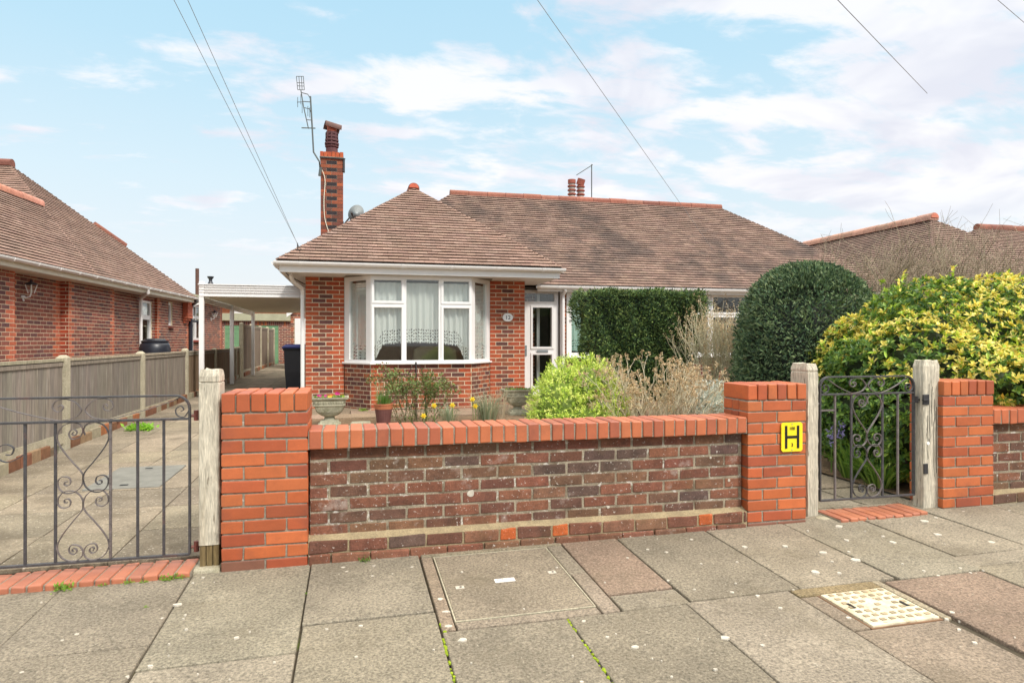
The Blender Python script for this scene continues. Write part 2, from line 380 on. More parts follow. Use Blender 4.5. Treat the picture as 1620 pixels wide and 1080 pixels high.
# ================================================================ SETTING
def pav(x, y): return .02+.0105*(x+.7)+.035*(min(y, 4.2)-3.95)
def drv(y): return .055+.014*(min(y, 26)-4)
b = MB()
ys = [(-200, -.25), (-9, -.25), (-.7, -.25), (4.0, -.12), (4.15, -.04), (7, .02), (10, .06), (16, .13), (30, .26), (220, .26)]
xs_ = [-200, -30, -3, 5, 30, 200]
for i in range(len(ys)-1):
    for j in range(len(xs_)-1):
        b.poly([(xs_[j], *ys[i]), (xs_[j+1], *ys[i]), (xs_[j+1], *ys[i+1]), (xs_[j], *ys[i+1])])
tag(b.build('ground', m_soil), kind='structure')
b = MB()
for i in range(24):
    for j in range(12):
        x0, y0 = -.72+i*.5, 4.28+j*.5; f = lambda x, y: .07+.013*(y-4)+.02*math.sin(x*5+y*3)*math.sin(y*4)
        if 3.2 < x0+.25 < 4.4 and y0 < 11: continue
        b.poly([(x, y, f(x, y)) for x, y in ((x0, y0), (x0+.5, y0), (x0+.5, y0+.5), (x0, y0+.5))])
tag(b.build('flower_bed', m_soil), kind='structure')
# road and kerb behind the viewpoint
b = MB(); b.box(-40, -8.5, -.3, 40, -.82, -.235)
tag(b.build('road', M('asphalt', lin(78, 78, 80), .9, var=.15, fine=.3, fs=90)), kind='structure')
b = MB()
for i in range(60):
    x = -27+i*.9; b.box(x+.003, -.82, -.3, x+.897, -.70, pav(0, -.7)+.0, lin(150, 146, 136))
tag(b.build('kerb', m_slab, bevel=.01), kind='structure')
# pavement slabs
SG = [lin(143, 133, 116), lin(136, 127, 111), lin(147, 137, 120), lin(131, 122, 106), lin(141, 133, 116)]
PINK = [lin(136, 117, 101), lin(138, 124, 108)]
b = MB(); base = MB()
def slab(x0, y0, x1, y1, c, g=.005):
    x0 += g; x1 -= g; y0 += g; y1 -= g; d = uni(-.003, .003); tx = uni(-.002, .002); s1 = uni(-.004, .004); s2 = uni(-.004, .004)
    P = [(x0+s1, y0), (x1+s2, y0), (x1-s1, y1), (x0-s2, y1)]
    lo = [(x, y, pav(x, y)-.045) for x, y in P]; hi = [(x, y, pav(x, y)+d+(tx if k < 2 else -tx)) for k, (x, y) in enumerate(P)]
    b.hexa(lo+hi, c)
def column(x0, x1, cuts, pal=SG):
    for i in range(len(cuts)-1): slab(x0, cuts[i+1], x1, cuts[i], vary(R.choice(pal), .05, .015))
XL = [-8.3, -7.68, -7.06, -6.44, -5.82, -5.2, -4.58, -3.96, -3.34, -2.72, -2.1, -1.48, -.855, -.23, .39]
tops = {-1.48: 3.14, -.855: 2.93, -.23: 3.17}
for i in range(len(XL)-1):
    t = tops.get(XL[i], 3.16-.12*(i % 2)); column(XL[i], XL[i+1], [4.2, t, t-.92, t-1.84, t-2.76, -.7])
slab(.39, 3.9, 1.27, 4.2, lin(134, 124, 104)); slab(.39, 2.96, .465, 3.9, lin(142, 126, 108)); slab(1.165, 3.45, 1.27, 3.9, lin(134, 124, 108)); slab(1.165, 2.96, 1.27, 3.45, lin(140, 127, 112)); slab(.465, 2.96, 1.165, 3.035, lin(140, 128, 112))
column(.39, .99, [2.96, 2.04, 1.1, .2, -.7]); column(.99, 1.61, [2.96, 2.1, 1.2, .3, -.7])
slab(1.27, 3.15, 1.645, 4.2, PINK[0]); slab(1.27, 2.96, 1.645, 3.15, SG[1])
slab(1.645, 2.98, 2.28, 4.2, SG[3]); slab(2.28, 2.98, 2.88, 4.2, SG[0]); slab(2.88, 2.96, 3.47, 4.2, SG[4])
column(1.61, 2.20, [2.98, 1.95, 1.0, .1, -.7])
slab(2.20, 2.89, 2.71, 2.98, lin(134, 118, 88)); slab(2.20, 2.52, 2.302, 2.89, PINK[1]); slab(2.20, 1.9, 2.71, 2.52, PINK[1]); slab(2.702, 2.52, 2.76, 2.98, lin(160, 148, 125))
column(2.20, 2.76, [1.9, 1.0, .1, -.7]); slab(2.76, 2.0, 3.42, 2.95, PINK[0])
slab(3.47, 3.16, 4.05, 4.2, SG[0]); column(2.76, 3.42, [2.0, 1.1, .2, -.7])
column(3.42, 4.05, [3.0, 2.1, 1.2, .3, -.7]); slab(3.42, 3.0, 4.05, 3.16, SG[2])
for i in range(9):
    x = 4.05+i*.61; t = 3.2-.15*(i % 3); column(x, x+.61, [4.2, t, t-.92, t-1.84, t-2.76, -.7])
pv = tag(b.build('pavement', m_slab, bevel=.007, jit=.002), kind='structure')
base.poly([(x, y, pav(x, y)-.018) for x, y in [(-9, -.7), (10, -.7), (10, 4.25), (-9, 4.25)]])
tag(base.build('pavement_joints', m_joint), kind='structure')
# lichen blotches
b = MB()
def blotch(x, y, r):
    n = 9; z = pav(x, y)+.0045
    P = [(x+r*uni(.6, 1.15)*math.cos(math.tau*k/n), y+r*uni(.5, 1)*math.sin(math.tau*k/n)) for k in range(n)]
    b.loft([[(px, py, pav(px, py)-.004) for px, py in P], [(x+(px-x)*.93, y+(py-y)*.93, pav(px, py)+.0045) for px, py in P]])
for x, y, r in [(-.84, 3.55, .022), (-.5, 3.12, .014), (-.05, 3.85, .013), (-.03, 3.78, .012), (.12, 3.83, .012), (.33, 3.76, .012), (.04, 3.1, .012), (-.8, 2.95, .012), (.47, 2.86, .022), (.43, 3.0, .018), (.44, 3.15, .02), (.43, 3.3, .018),
                (1.05, 2.9, .012), (1.18, 2.62, .02), (1.6, 2.6, .022), (1.72, 2.5, .014), (1.9, 3.02, .014), (2.0, 2.95, .016), (2.35, 3.6, .02), (2.6, 3.55, .022), (2.75, 3.4, .025), (3.2, 3.8, .03), (3.05, 3.55, .02), (3.3, 3.45, .025), (2.5, 3.15, .03), (2.85, 3.25, .03),
                (3.7, 3.5, .03), (3.9, 3.3, .025), (3.85, 3.75, .03), (2.1, 3.8, .012), (1.75, 3.7, .012)]: blotch(x, y, r)
for k in range(110):
    x = uni(-2.4, 5); blotch(x, uni(2.2, 3.9), uni(.003, .011)*(1.4 if x > 1.7 else 1))
tag(b.build('lichen_spots', m_lichen), kind='stuff')
b = MB()   # moss in two of the joints
for (x0, y0, x1, y1) in [(.985, 2.94, .985, 2.1), (.39, 2.9, .39, 2.2), (.40, 3.05, .41, 2.95)]:
    for k in range(46):
        t = rnd(); x = x0+(x1-x0)*t+uni(-.004, .004); y = y0+(y1-y0)*t; b.ball((x, y, pav(x, y)-.006), uni(.005, .009), n=5, m=3)
tag(b.build('joint_moss', m_moss), kind='stuff')
# driveway
b = MB(); DC = [lin(138, 127, 108), lin(130, 120, 103), lin(143, 131, 113), lin(125, 115, 99)]
def dslab(x0, y0, x1, y1, c, g=.004):
    x0 += g; x1 -= g; y0 += g; y1 -= g; t = uni(-.003, .003)
    b.hexa([(x0, y0, drv(y0)-.05), (x1, y0, drv(y0)-.05), (x1, y1, drv(y1)-.05), (x0, y1, drv(y1)-.05), (x0, y0, drv(y0)+t), (x1, y0, drv(y0)+t), (x1, y1, drv(y1)-t), (x0, y1, drv(y1)-t)], c)
y = 4.16
i = 0
while y < 29:
    h = .62
    for k in range(4):
        x0 = -3.06+k*.57; x1 = x0+.57
        dslab(x0, y, x1, y+h, vary(R.choice(DC), .05, .015))
    y += h; i += 1
tag(b.build('driveway', m_drive, bevel=.004), kind='structure')
b = MB()
b.poly([(-3.1, 4.15, drv(4.15)-.022), (-.7, 4.15, drv(4.15)-.022), (-.7, 26, drv(26)-.022), (-3.1, 26, drv(26)-.022)])
b.poly([(-8, 26, drv(26)-.022), (2, 26, drv(26)-.022), (2, 34, drv(26)-.022), (-8, 34, drv(26)-.022)])
tag(b.build('driveway_joints', m_joint), kind='structure')
# patio in front of the bay, and the path behind the small gate
b = MB()
def pslab(x0, y0, x1, y1, z, c):
    g = .006; b.box(x0+g, y0+g, z-.05, x1-g, y1-g, z+uni(-.003, .003), c)
PC = [lin(150, 128, 108), lin(140, 124, 104), lin(158, 134, 116), lin(134, 120, 100)]
y = 10.15
while y < 12.6:
    x = -.78
    while x < 4.4:
        w = uni(.4, .8); x1 = min(x+w, 4.4)
        pslab(x, y, x1, min(y+.5, 12.62), .17, vary(R.choice(PC), .08)); x = x1
    y += .5
for k in range(12):
    y = 4.2+k*.6; x = 3.3-.02*k
    pslab(x, y, x+.55, y+.6, .05+.009*k, vary(R.choice(SG), .06)); pslab(x+.55, y, x+1.1, y+.6, .05+.009*k, vary(R.choice(SG), .06))
tag(b.build('garden_path', m_slab, bevel=.006), kind='structure')

# ================================================================ FRONT BOUNDARY
W = 3.95
def pillar(x0, x1, yd, label, zbase):
    o = thing('brick_pillar', ((x0+x1)/2, W+yd/2, 0), label, 'gate pillar', 'brick pillars of the front wall')
    mb = MB(); mo = MB(); w = x1-x0
    n = 12; z0 = .903-n*.0753
    for i in range(n):
        a = z0+i*.0753+.005; c_ = a+.0653
        if i == 0: a = zbase-.05
        if i % 2: cells = [(0, .25), (.25, .75), (.75, 1)]
        else: cells = [(0, .5), (.5, 1)]
        for (p, q) in cells:
            j = uni(-.0015, .0015)
            pal = OR if i > 0 else OR[-1:]+OLD[1:2]
            mb.box(x0+w*p+(.005 if p else 0), W+j, a, x0+w*q-(.005 if q < 1 else 0), W+.105, c_, pick(pal))
            mb.box(x0+w*p+(.005 if p else 0), W+yd-.105, a, x0+w*q-(.005 if q < 1 else 0), W+yd, c_, pick(OR))
        mid = yd-.21
        if mid > .03:
            for xx in (x0, x1-.105):
                m = 1 if mid < .25 else 2
                for k in range(m): mb.box(xx, W+.11+k*(mid-.0)/m, a, xx+.105, W+.105+(k+1)*mid/m-.005, c_, pick(OR))
    mo.box(x0+.006, W+.006, zbase-.05, x1-.006, W+yd-.006, .906)
    mo.box(x0+.01, W+.01, .9055, x1-.01, W+yd-.01, 1.0)
    mb.build('brick_courses', m_red, o, bevel=.004, jit=.0022); mo.build('mortar', m_mort_grey, o)
    cb = MB()
    for k in range(6):
        a = x0-.003+(w+.006)*k/6; c_ = x0-.003+(w+.006)*(k+1)/6
        if yd > .38:
            cb.box(a+.004, W-.004+uni(-.002, .002), .908, c_-.004, W+yd*.53, 1.013+uni(-.002, .002), pick(OR)); cb.box(a+.004, W+yd*.53+.008, .908, c_-.004, W+yd+.004, 1.013, pick(OR))
        else: cb.box(a+.004, W-.004+uni(-.002, .002), .908, c_-.004, W+yd+.004, 1.013+uni(-.002, .002), pick(OR))
    cb.build('coping', m_red, o, bevel=.006, jit=.002)
    keep(o); return o
pillar(-.71, -.248, .44, 'red brick pillar beside the wide drive gate, left end of the front wall', .02)
pillar(2.606, 3.06, .3, 'red brick pillar carrying the yellow H sign', .05)
pillar(4.225, 4.69, .3, 'red brick pillar right of the small garden gate', .06)
def fwall(x0, x1, label, ncap):
    o = thing('boundary_wall', ((x0+x1)/2, W+.1, 0), label, 'garden wall', 'front boundary walls')
    mb = MB(); mo = MB()
    bricks(mb, mo, (x0, W+.062), (1, 0, 0), (0, -1, 0), x1-x0, .155, .682, OLD, L=.226, depth=.06, core=.19, back=.004, joint=.014)
    bricks(mb, mo, (x1, W+.255), (-1, 0, 0), (0, 1, 0), x1-x0, .155, .682, OLD, L=.226, depth=.06, core=.1, back=.007)
    mb.build('brick_courses', m_old, o, bevel=.005, jit=.003); mo.build('mortar', m_mort_old, o)
    pb = MB(); pm = MB()
    x = x0
    while x < x1-.02:
        L_ = R.choice([.226, .226, .226, .11]); e = min(x+L_, x1); zb = pav(x, W)
        c = pick(OLD+[OLD[0]]) if L_ > .2 else pick(OR[:2]+OLD[:2])
        pb.box(x+.005, W-.002+uni(-.002, .003), .083, e-.005, W+.1, .152, c)
        x = e
    x = x0-.1
    while x < x1-.02:
        e = min(x+.226, x1); a = max(x, x0)
        pb.box(a+.004, W-.014+uni(-.004, .004), -.06, e-.004, W+.1, .076, pick([OLD[0], OLD[4], OLD[7], OLD[1]])); x = e
    pm.box(x0, W+.006, -.05, x1, W+.08, .148)
    # sloping mortar fillet on the plinth
    pm.mesh([(x0, W+.004, .150), (x1, W+.004, .150), (x1, W+.07, .178), (x0, W+.07, .178), (x0, W+.07, .14), (x1, W+.07, .14)], [(0, 1, 2, 3), (0, 4, 5, 1), (1, 5, 2), (0, 3, 4)])
    p = pb.build('plinth', m_old, o, bevel=.007, jit=.004); pm.build('plinth_mortar', M('sandy_fillet', lin(156, 140, 110), .95, var=.25, vs=9, fine=.3, fs=110, bump=.8) if not bpy.data.materials.get('sandy_fillet') else bpy.data.materials['sandy_fillet'], p)
    cb = MB(); cm = MB()
    for k in range(ncap):
        a = x0+(x1-x0)*k/ncap; c_ = x0+(x1-x0)*(k+1)/ncap; j = uni(-.003, .003); dz = uni(-.003, .002)
        cb.box(a+.005, W+j, .684+dz, c_-.005, W+.275+j, .793+dz, mixc(pick(OR), lin(176, 110, 84), .3))
    cm.box(x0, W+.008, .6835, x1, W+.268, .784)
    cb.build('coping', m_red, o, bevel=.007, jit=.0025); cm.build('coping_mortar', m_mort_grey, o)
    keep(o); return o
fw_ = fwall(-.246, 2.604, 'long low weathered brick wall between the two front pillars', 37)
for (x, z, r_) in [(.714, .368, .025), (2.50, .36, .010), (1.62, .23, .010), (2.36, .52, .008)]:
    q = MB(); P_ = [(x+r_*uni(.75, 1.1)*math.cos(math.tau*k/10), z+r_*uni(.75, 1.1)*math.sin(math.tau*k/10)) for k in range(10)]
    q.loft([[(a, y_, c_) for a, c_ in P_] for y_ in (W+.062, W+.058)]); q.build('white_blotch', m_lichen, fw_)
keep(fw_)
fwall(4.692, 9.0, 'weathered brick wall running out to the right under the yellow hedge', 56)
# white chips on the old wall
# thresholds
def threshold(x0, x1, y0, y1, zt, label, mat=m_red):
    n = round((x1-x0)/.0775); b = MB(); m = MB()
    o = thing('brick_threshold', ((x0+x1)/2, (y0+y1)/2, 0), label, 'brick threshold')
    for k in range(n):
        a = x0+(x1-x0)*k/n; e = x0+(x1-x0)*(k+1)/n; z = zt(a); j = uni(-.008, .006)
        b.box(a+.004, y0+j, z-.09, e-.004, y1+j, z+uni(-.003, .003), mixc(pick(OR), lin(176, 120, 96), .55))
    m.hexa([(x0, y0+.012, -.1), (x1, y0+.012, -.1), (x1, y1-.01, -.1), (x0, y1-.01, -.1), (x0, y0+.012, zt(x0)-.009), (x1, y0+.012, zt(x1)-.009), (x1, y1-.01, zt(x1)-.009), (x0, y1-.01, zt(x0)-.009)])
    b.build('bricks_on_edge', mat, o, bevel=.009, jit=.003); m.build('mortar', m_mort_grey, o); keep(o)
threshold(-3.2, -.86, 3.90, 4.15, lambda x: .050+.0105*(x+.9), 'long row of bricks on edge under the wide drive gate')
threshold(3.28, 4.02, 3.87, 4.13, lambda x: .078+.0105*(x-3.2), 'short row of bricks on edge under the small garden gate')
# oak gate posts
def post(x0, x1, y0, y1, z0, z1, label, groove=None, extra=None):
    o = thing('gate_post', ((x0+x1)/2, (y0+y1)/2, z0), label, 'gate post', 'weathered oak gate posts')
    mb = MB(); cx, cy = (x0+x1)/2, (y0+y1)/2; hx, hy = (x1-x0)/2, (y1-y0)/2; rings = []
    zs = [z0+(z1-z0)*k/26 for k in range(27)]
    if groove: zs = sorted(zs+[groove-.006, groove-.002, groove+.002, groove+.006])
    for z in zs:
        s = 1.0
        if groove and abs(z-groove) < .004: s = .93
        if z > z1-.012: s = .86
        rg = []
        for (a, c) in [(-1, -.9), (-.9, -1), (-.3, -1), (.3, -1), (.9, -1), (1, -.9), (1, -.3), (1, .3), (1, .9), (.9, 1), (.3, 1), (-.3, 1), (-.9, 1), (-1, .9), (-1, .3), (-1, -.3)]:
            rg.append((cx+hx*a*s+uni(-.0016, .0016), cy+hy*c*s+uni(-.0016, .0016), z+(uni(-.006, .006) if z >= z1-.001 else 0)))
        rings.append(rg)
    mb.loft(rings, lin(196, 188, 170)); mb.build('shaft', m_oak, o)
    return o
p = post(-.838, -.727, 4.0, 4.155, .16, 1.148, 'pale cracked oak post left of the left brick pillar', 1.075)
mb = MB()
for k in range(3): mb.loft([[(x, y, z) for x, y in [(-.832+k*.035, 4.006), (-.802+k*.035, 4.004), (-.800+k*.035, 4.15), (-.832+k*.035, 4.15)]] for z in (.04, .159)], lin(122, 104, 70))
mb.build('worn_base', m_oak, p)
mb = MB(); mb.loft([[(-.87, 3.955, -.02), (-.715, 3.94, -.02), (-.712, 4.17, -.02), (-.87, 4.17, -.02)], [(-.86, 3.965, .04), (-.72, 3.95, .042), (-.715, 4.16, .045), (-.865, 4.16, .04)]]); mb.build('concrete_footing', m_conc, p, bevel=.01)
keep(p)
p = post(3.15, 3.242, 4.05, 4.24, .05, 1.150, 'narrow oak post between the H sign pillar and the small gate', 1.09)
mb = MB(); mb.ball((3.235, 4.0, .03), .075, n=9, m=5, sz=.5); mb.build('concrete_footing', m_conc, p); keep(p)
p = post(4.1, 4.243, 3.995, 4.10, .07, 1.165, 'wide oak post with latch plate, left of the right pillar')
mb = MB(); mb.box(4.08, 3.98, -.02, 4.226, 4.12, .066); mb.build('concrete_footing', m_conc, p, bevel=.012)
mb = MB(); mb.obox((4.086, 3.985, .84), (.055, 0, 0), (0, .012, 0), (0, 0, .075)); mb.obox((4.075, 3.97, .87), (.05, 0, 0), (0, .02, 0), (0, 0, .012))
mb.build('latch_plate', m_dark, p, bevel=.002)
mb = MB(); mb.obox((4.095, 3.987, .33), (.035, 0, 0), (0, .01, 0), (0, 0, .075)); mb.build('rusty_plate', m_dark, p, bevel=.002)
mb = MB(); mb.tube([(4.135, 3.99, .555), (4.135, 3.998, .555)], .013, 10); mb.build('white_disc', m_white, p)
mb = MB()
for k in range(5):
    x = 4.13+.02*k; pts = [(x+uni(-.006, .006), 3.9925, z) for z in [uni(.25, .9)+.03*j for j in range(6)]]
    pts = sorted(pts, key=lambda q: q[2]); mb.tube(pts, .0016, 4)
mb.build('crack', m_blackp, p); keep(p)
# H sign
o = thing('hydrant_sign', (2.94, 3.944, .65), 'small yellow sign with a black letter H fixed to the brick pillar', 'sign')
mb = MB(); w, h = .083, .1
rp = [(-w+.012, -h), (w-.012, -h), (w, -h+.012), (w, h-.012), (w-.012, h), (-w+.012, h), (-w, h-.012), (-w, -h+.012)]
mb.loft([[(x, y, z) for x, z in rp] for y in (0, -.006)]); mb.build('plate', m_yellow, o)
mb = MB(); mb.box(-.056, -.0085, -.078, -.038, -.0065, .078); mb.box(.038, -.0085, -.078, .056, -.0065, .078); mb.box(-.0378, -.0085, -.009, .0378, -.0065, .009); mb.build('letter_h', m_blackp, o)
text('100', .03, o, 'number', m_blackp, (0, -.0078, .058), (math.pi/2, 0, 0), .001)
text('3', .034, o, 'number', m_blackp, (0, -.0078, -.055), (math.pi/2, 0, 0), .001)
for z in (.088, -.088): mb = MB(); mb.tube([(0, -.006, z), (0, -.009, z)], .004, 8); mb.build('screw', m_alu, o)

# ---------------------------------------------------------------- iron gates
IR = lin(66, 64, 66); IR2 = lin(104, 96, 94)
def spiral(cx, cz, r0, a0, turns, sgn, n=22):
    """starts at the outside radius r0 at angle a0 and winds in"""
    return [(cx+r0*(1-.8*k/n)*math.cos(a0+sgn*math.tau*turns*k/n), 0, cz+r0*(1-.8*k/n)*math.sin(a0+sgn*math.tau*turns*k/n)) for k in range(n+1)]
def panel_curves(top_right=False):
    # traced on the gate's own scroll panel: x in half widths (-1..1), z in 0..1 from the bottom rail to the mid rail
    L_ = [(240, 112), (222, 128), (214, 108), (236, 92), (268, 108), (262, 148), (232, 158), (205, 130)]
    main = [(268, 150), (292, 130), (303, 95), (280, 58), (230, 44), (165, 65), (130, 115), (128, 165), (165, 232), (235, 318), (290, 380), (306, 425), (290, 482), (240, 520), (180, 523), (138, 488), (130, 440), (160, 412), (205, 418), (218, 450), (200, 472), (176, 465), (178, 448), (195, 446)]
    curl = [(240, 112), (226, 124), (214, 108), (232, 92), (262, 104), (266, 136), (236, 156), (208, 138), (206, 118)]
    f = lambda p: ((p[0]-305)/182, (990-p[1])/945)
    A = [f(p) for p in [(240, 112), (225, 118), (224, 104), (242, 98), (256, 116), (240, 134), (214, 126), (208, 108)][:0]+[(238, 108), (228, 122), (246, 132), (262, 112), (244, 92), (216, 100), (206, 128), (226, 156)]+main]
    Bm = [f(p) for p in main[1:]]
    out = [A, [(-x, z) for x, z in Bm]]
    low = [f((x, 1034-y)) for x, y in [(238, 108), (228, 122), (246, 132), (262, 112), (244, 92), (216, 100), (206, 128), (226, 156)]+main]
    out += [low, [(-x, z) for x, z in low]]
    return out
def gate(name, label, cat, xa, xb, zb, zm, zt, bars, px0, px1, extra):
    o = thing(name, ((xa+xb)/2, 4.06, zb), label, cat)
    y = 4.06; fr = MB()
    r = .075
    path = [(xa, y, zb)]+[(xa, y, zt-r)]+[(xa+r-r*math.cos(t), y, zt-r+r*math.sin(t)) for t in [math.pi/2*k/6 for k in range(1, 7)]]
    path += [(xb-r+r*math.sin(t), y, zt-r+r*math.cos(t)) for t in [math.pi/2*k/6 for k in range(0, 7)]]+[(xb, y, zb)]
    fr.strip(path, .026, (0, 1, 0), .011, IR)
    fr.box(xa, y-.013, zb-.006, xb, y+.013, zb+.006, IR)
    fr.build('frame', m_iron, o, bevel=.0015)
    rl = MB(); rl.box(xa+.006, y-.013, zm-.006, xb-.006, y+.013, zm+.006, IR); rl.build('rail', m_iron, o, bevel=.0015)
    for x in bars:
        q = MB(); q.box(x-.0065, y-.0065, zb+.006, x+.0065, y+.0065, zm-.006, IR2 if rnd() < .4 else IR); q.build('bar', m_iron, o, bevel=.001)
    cx, hw = (px0+px1)/2, (px1-px0)/2-.0065
    for crv in panel_curves():
        q = MB(); pts = cat_rom([(cx+a*hw, y, zb+.006+c*(zm-zb-.012)) for a, c in crv], 5)
        q.strip(pts, .014, (0, 1, 0), .0045, IR2 if rnd() < .5 else IR); q.build('scroll', m_iron, o)
    # top band: two C curls meeting in the middle, each tail rising to a curl in its corner
    H_ = zt-zm-.012; z0 = zm+.006
    for s in (-1, 1):
        hx = hw
        cc = [(-.95, .62), (-.86, .72), (-.76, .62), (-.84, .45), (-1.02, .42), (-1.16, .62), (-1.05, .88), (-.72, .98), (-.34, .86), (-.10, .56), (-.10, .38), (-.36, .12), (-.75, .02), (-1.15, .05)]
        far = (xb-cx)/hx if s > 0 else (cx-xa)/hx
        cc += [(-1.15-(far-1.6)*.5, .42), (-(far-.62), .84)]
        q = MB(); q.strip(cat_rom([(cx-s*a*hx, y, z0+c*H_) for a, c in cc], 5), .014, (0, 1, 0), .0045, IR2); q.build('scroll', m_iron, o)
        c2 = [(-(far-.62), .84), (-(far-.3), .98), (-(far-.04), .72), (-(far-.04), .34), (-(far-.25), .04), (-(far-.52), .14), (-(far-.56), .42), (-(far-.36), .56), (-(far-.24), .4), (-(far-.36), .3)]
        q = MB(); q.strip(cat_rom([(cx-s*a*hx, y, z0+c*H_) for a, c in c2], 5), .014, (0, 1, 0), .0045, IR); q.build('scroll', m_iron, o)
    extra(o, y); keep(o); return o
def exL(o, y):
    for z in (.885, .14):
        q = MB(); q.tube([(-.888, y, z), (-.838, y+.01, z)], .009, 8, lin(110, 66, 56)); q.tube([(-.862, y+.004, z-.028), (-.862, y+.004, z+.03)], .014, 8, lin(116, 62, 52)); q.build('hinge', m_iron, o)
    q = MB(); q.strip(cat_rom([(-1.715, y, .70), (-1.75, y, .675), (-1.80, y, .66), (-1.845, y, .69), (-1.84, y, .735), (-1.80, y, .755), (-1.765, y, .735), (-1.775, y, .70), (-1.80, y, .70)], 5), .014, (0, 1, 0), .0045, IR); q.build('scroll', m_iron, o)
gate('driveway_gate', 'wide black wrought iron gate standing across the driveway on the left', 'iron gate', -1.96, -.896, .10, .868, 1.0, [-1.84, -1.711, -1.567, -1.299, -1.163, -1.03], -1.567, -1.299, exL)
def exR(o, y):
    q = MB(); q.box(3.262, y-.006, .805, 3.378, y+.006, .817, IR2); q.build('short_rail', m_iron, o)
    q = MB(); q.box(4.075, y-.03, .868, 4.11, y+.005, .88, IR); q.box(4.07, y-.035, .85, 4.082, y-.012, .90, IR); q.build('latch', m_iron, o)
    for z in (.86, .25):
        q = MB(); q.tube([(3.24, y, z), (3.262, y, z)], .008, 8, IR2); q.build('hinge', m_iron, o)
gate('garden_gate', 'narrow rusty wrought iron gate between two oak posts', 'iron gate', 3.258, 4.072, .165, .925, 1.05, [3.386, 3.525, 3.795, 3.93], 3.525, 3.795, exR)
# ---------------------------------------------------------------- covers in the pavement
def sheet(mb, x0, y0, x1, y1, dz, t=.004, c=(1, 1, 1)):
    mb.hexa([(x0, y0, pav(x0, y0)+dz-t), (x1, y0, pav(x1, y0)+dz-t), (x1, y1, pav(x1, y1)+dz-t), (x0, y1, pav(x0, y1)+dz-t), (x0, y0, pav(x0, y0)+dz), (x1, y0, pav(x1, y0)+dz), (x1, y1, pav(x1, y1)+dz), (x0, y1, pav(x0, y1)+dz)], c)
o = thing('service_cover', (.81, 3.45, 0), 'square concrete service cover with a small white name tag in the pavement', 'service cover')
mb = MB(); sheet(mb, .475, 3.048, 1.155, 3.885, .0, .04, lin(136, 125, 108)); mb.build('concrete_lid', m_slab, o, bevel=.003)
mb = MB(); 
for q in [(.4665, 3.038, .4735, 3.893), (1.1565, 3.038, 1.1635, 3.893), (.4735, 3.038, 1.1565, 3.0465), (.4735, 3.886, 1.1565, 3.893)]: sheet(mb, *q, .0005, .04)
mb.build('metal_rim', m_conc, o)
for (x, y) in [(.55, 3.42), (1.08, 3.5)]:
    mb = MB(); sheet(mb, x-.022, y-.016, x+.022, y+.016, .003, .01); k = mb.build('lifting_eye', m_lichen, o)
    mb = MB(); mb.tube([(x+.004, y, pav(x, y)+.0032), (x+.004, y, pav(x, y)+.0045)], .007, 8); mb.build('key_hole', m_blackp, k)
mb = MB(); sheet(mb, .745, 3.435, .855, 3.475, .004, .01); k = mb.build('name_tag', m_white, o)
keep(o)
tx = text('C A T V', .026, k, 'lettering', M('grey_lettering', lin(150, 146, 130), .8), (.80, 3.455, pav(.8, 3.455)+.0045), (.035, 0, 0), .0008)
tx.location = (.80, 3.455, pav(.8, 3.455)+.0045)
o = thing('drain_cover', (2.5, 2.7, 0), 'cream painted iron access cover with a studded face in the pavement', 'drain cover')
mb = MB(); sheet(mb, 2.304, 2.522, 2.700, 2.888, -.004, .05); mb.build('frame', m_rustedge, o)
mb = MB(); sheet(mb, 2.314, 2.532, 2.688, 2.878, .006, .02); pl = mb.build('cover_plate', m_manhole, o, bevel=.003)
mb = MB()
for i in range(7):
    for j in range(7):
        if 2 <= i <= 4 and 2 <= j <= 4 and (i+j) % 2: continue
        x = 2.345+i*.05; y = 2.562+j*.047; sheet(mb, x, y, x+.026, y+.02, .0095, .006)
mb.build('stud_pattern', M('worn_stud', lin(150, 136, 110), .8, var=.4, vs=20), o)
for q in ((2.36, 2.70, 2.375, 2.75), (2.63, 2.66, 2.645, 2.71)): mb = MB(); sheet(mb, *q, .0102, .002); mb.build('key_slot', m_blackp, o)
keep(o)
o = thing('inspection_cover', (-1.86, 6.5, 0), 'flat grey metal inspection cover set in the driveway', 'inspection cover')
mb = MB(); mb.hexa([(-2.15, 6.06, drv(6)-.03), (-1.57, 6.06, drv(6)-.03), (-1.57, 6.98, drv(7)-.03), (-2.15, 6.98, drv(7)-.03), (-2.15, 6.06, drv(6)+.010), (-1.57, 6.06, drv(6)+.010), (-1.57, 6.98, drv(7)+.010), (-2.15, 6.98, drv(7)+.010)]); mb.build('lid', m_steelc, o, bevel=.004)
for y in (6.15, 6.85):
    mb = MB(); mb.box(-1.9, y, drv(y)+.008, -1.84, y+.03, drv(y)+.014); mb.build('handle', m_blackp, o)
keep(o)
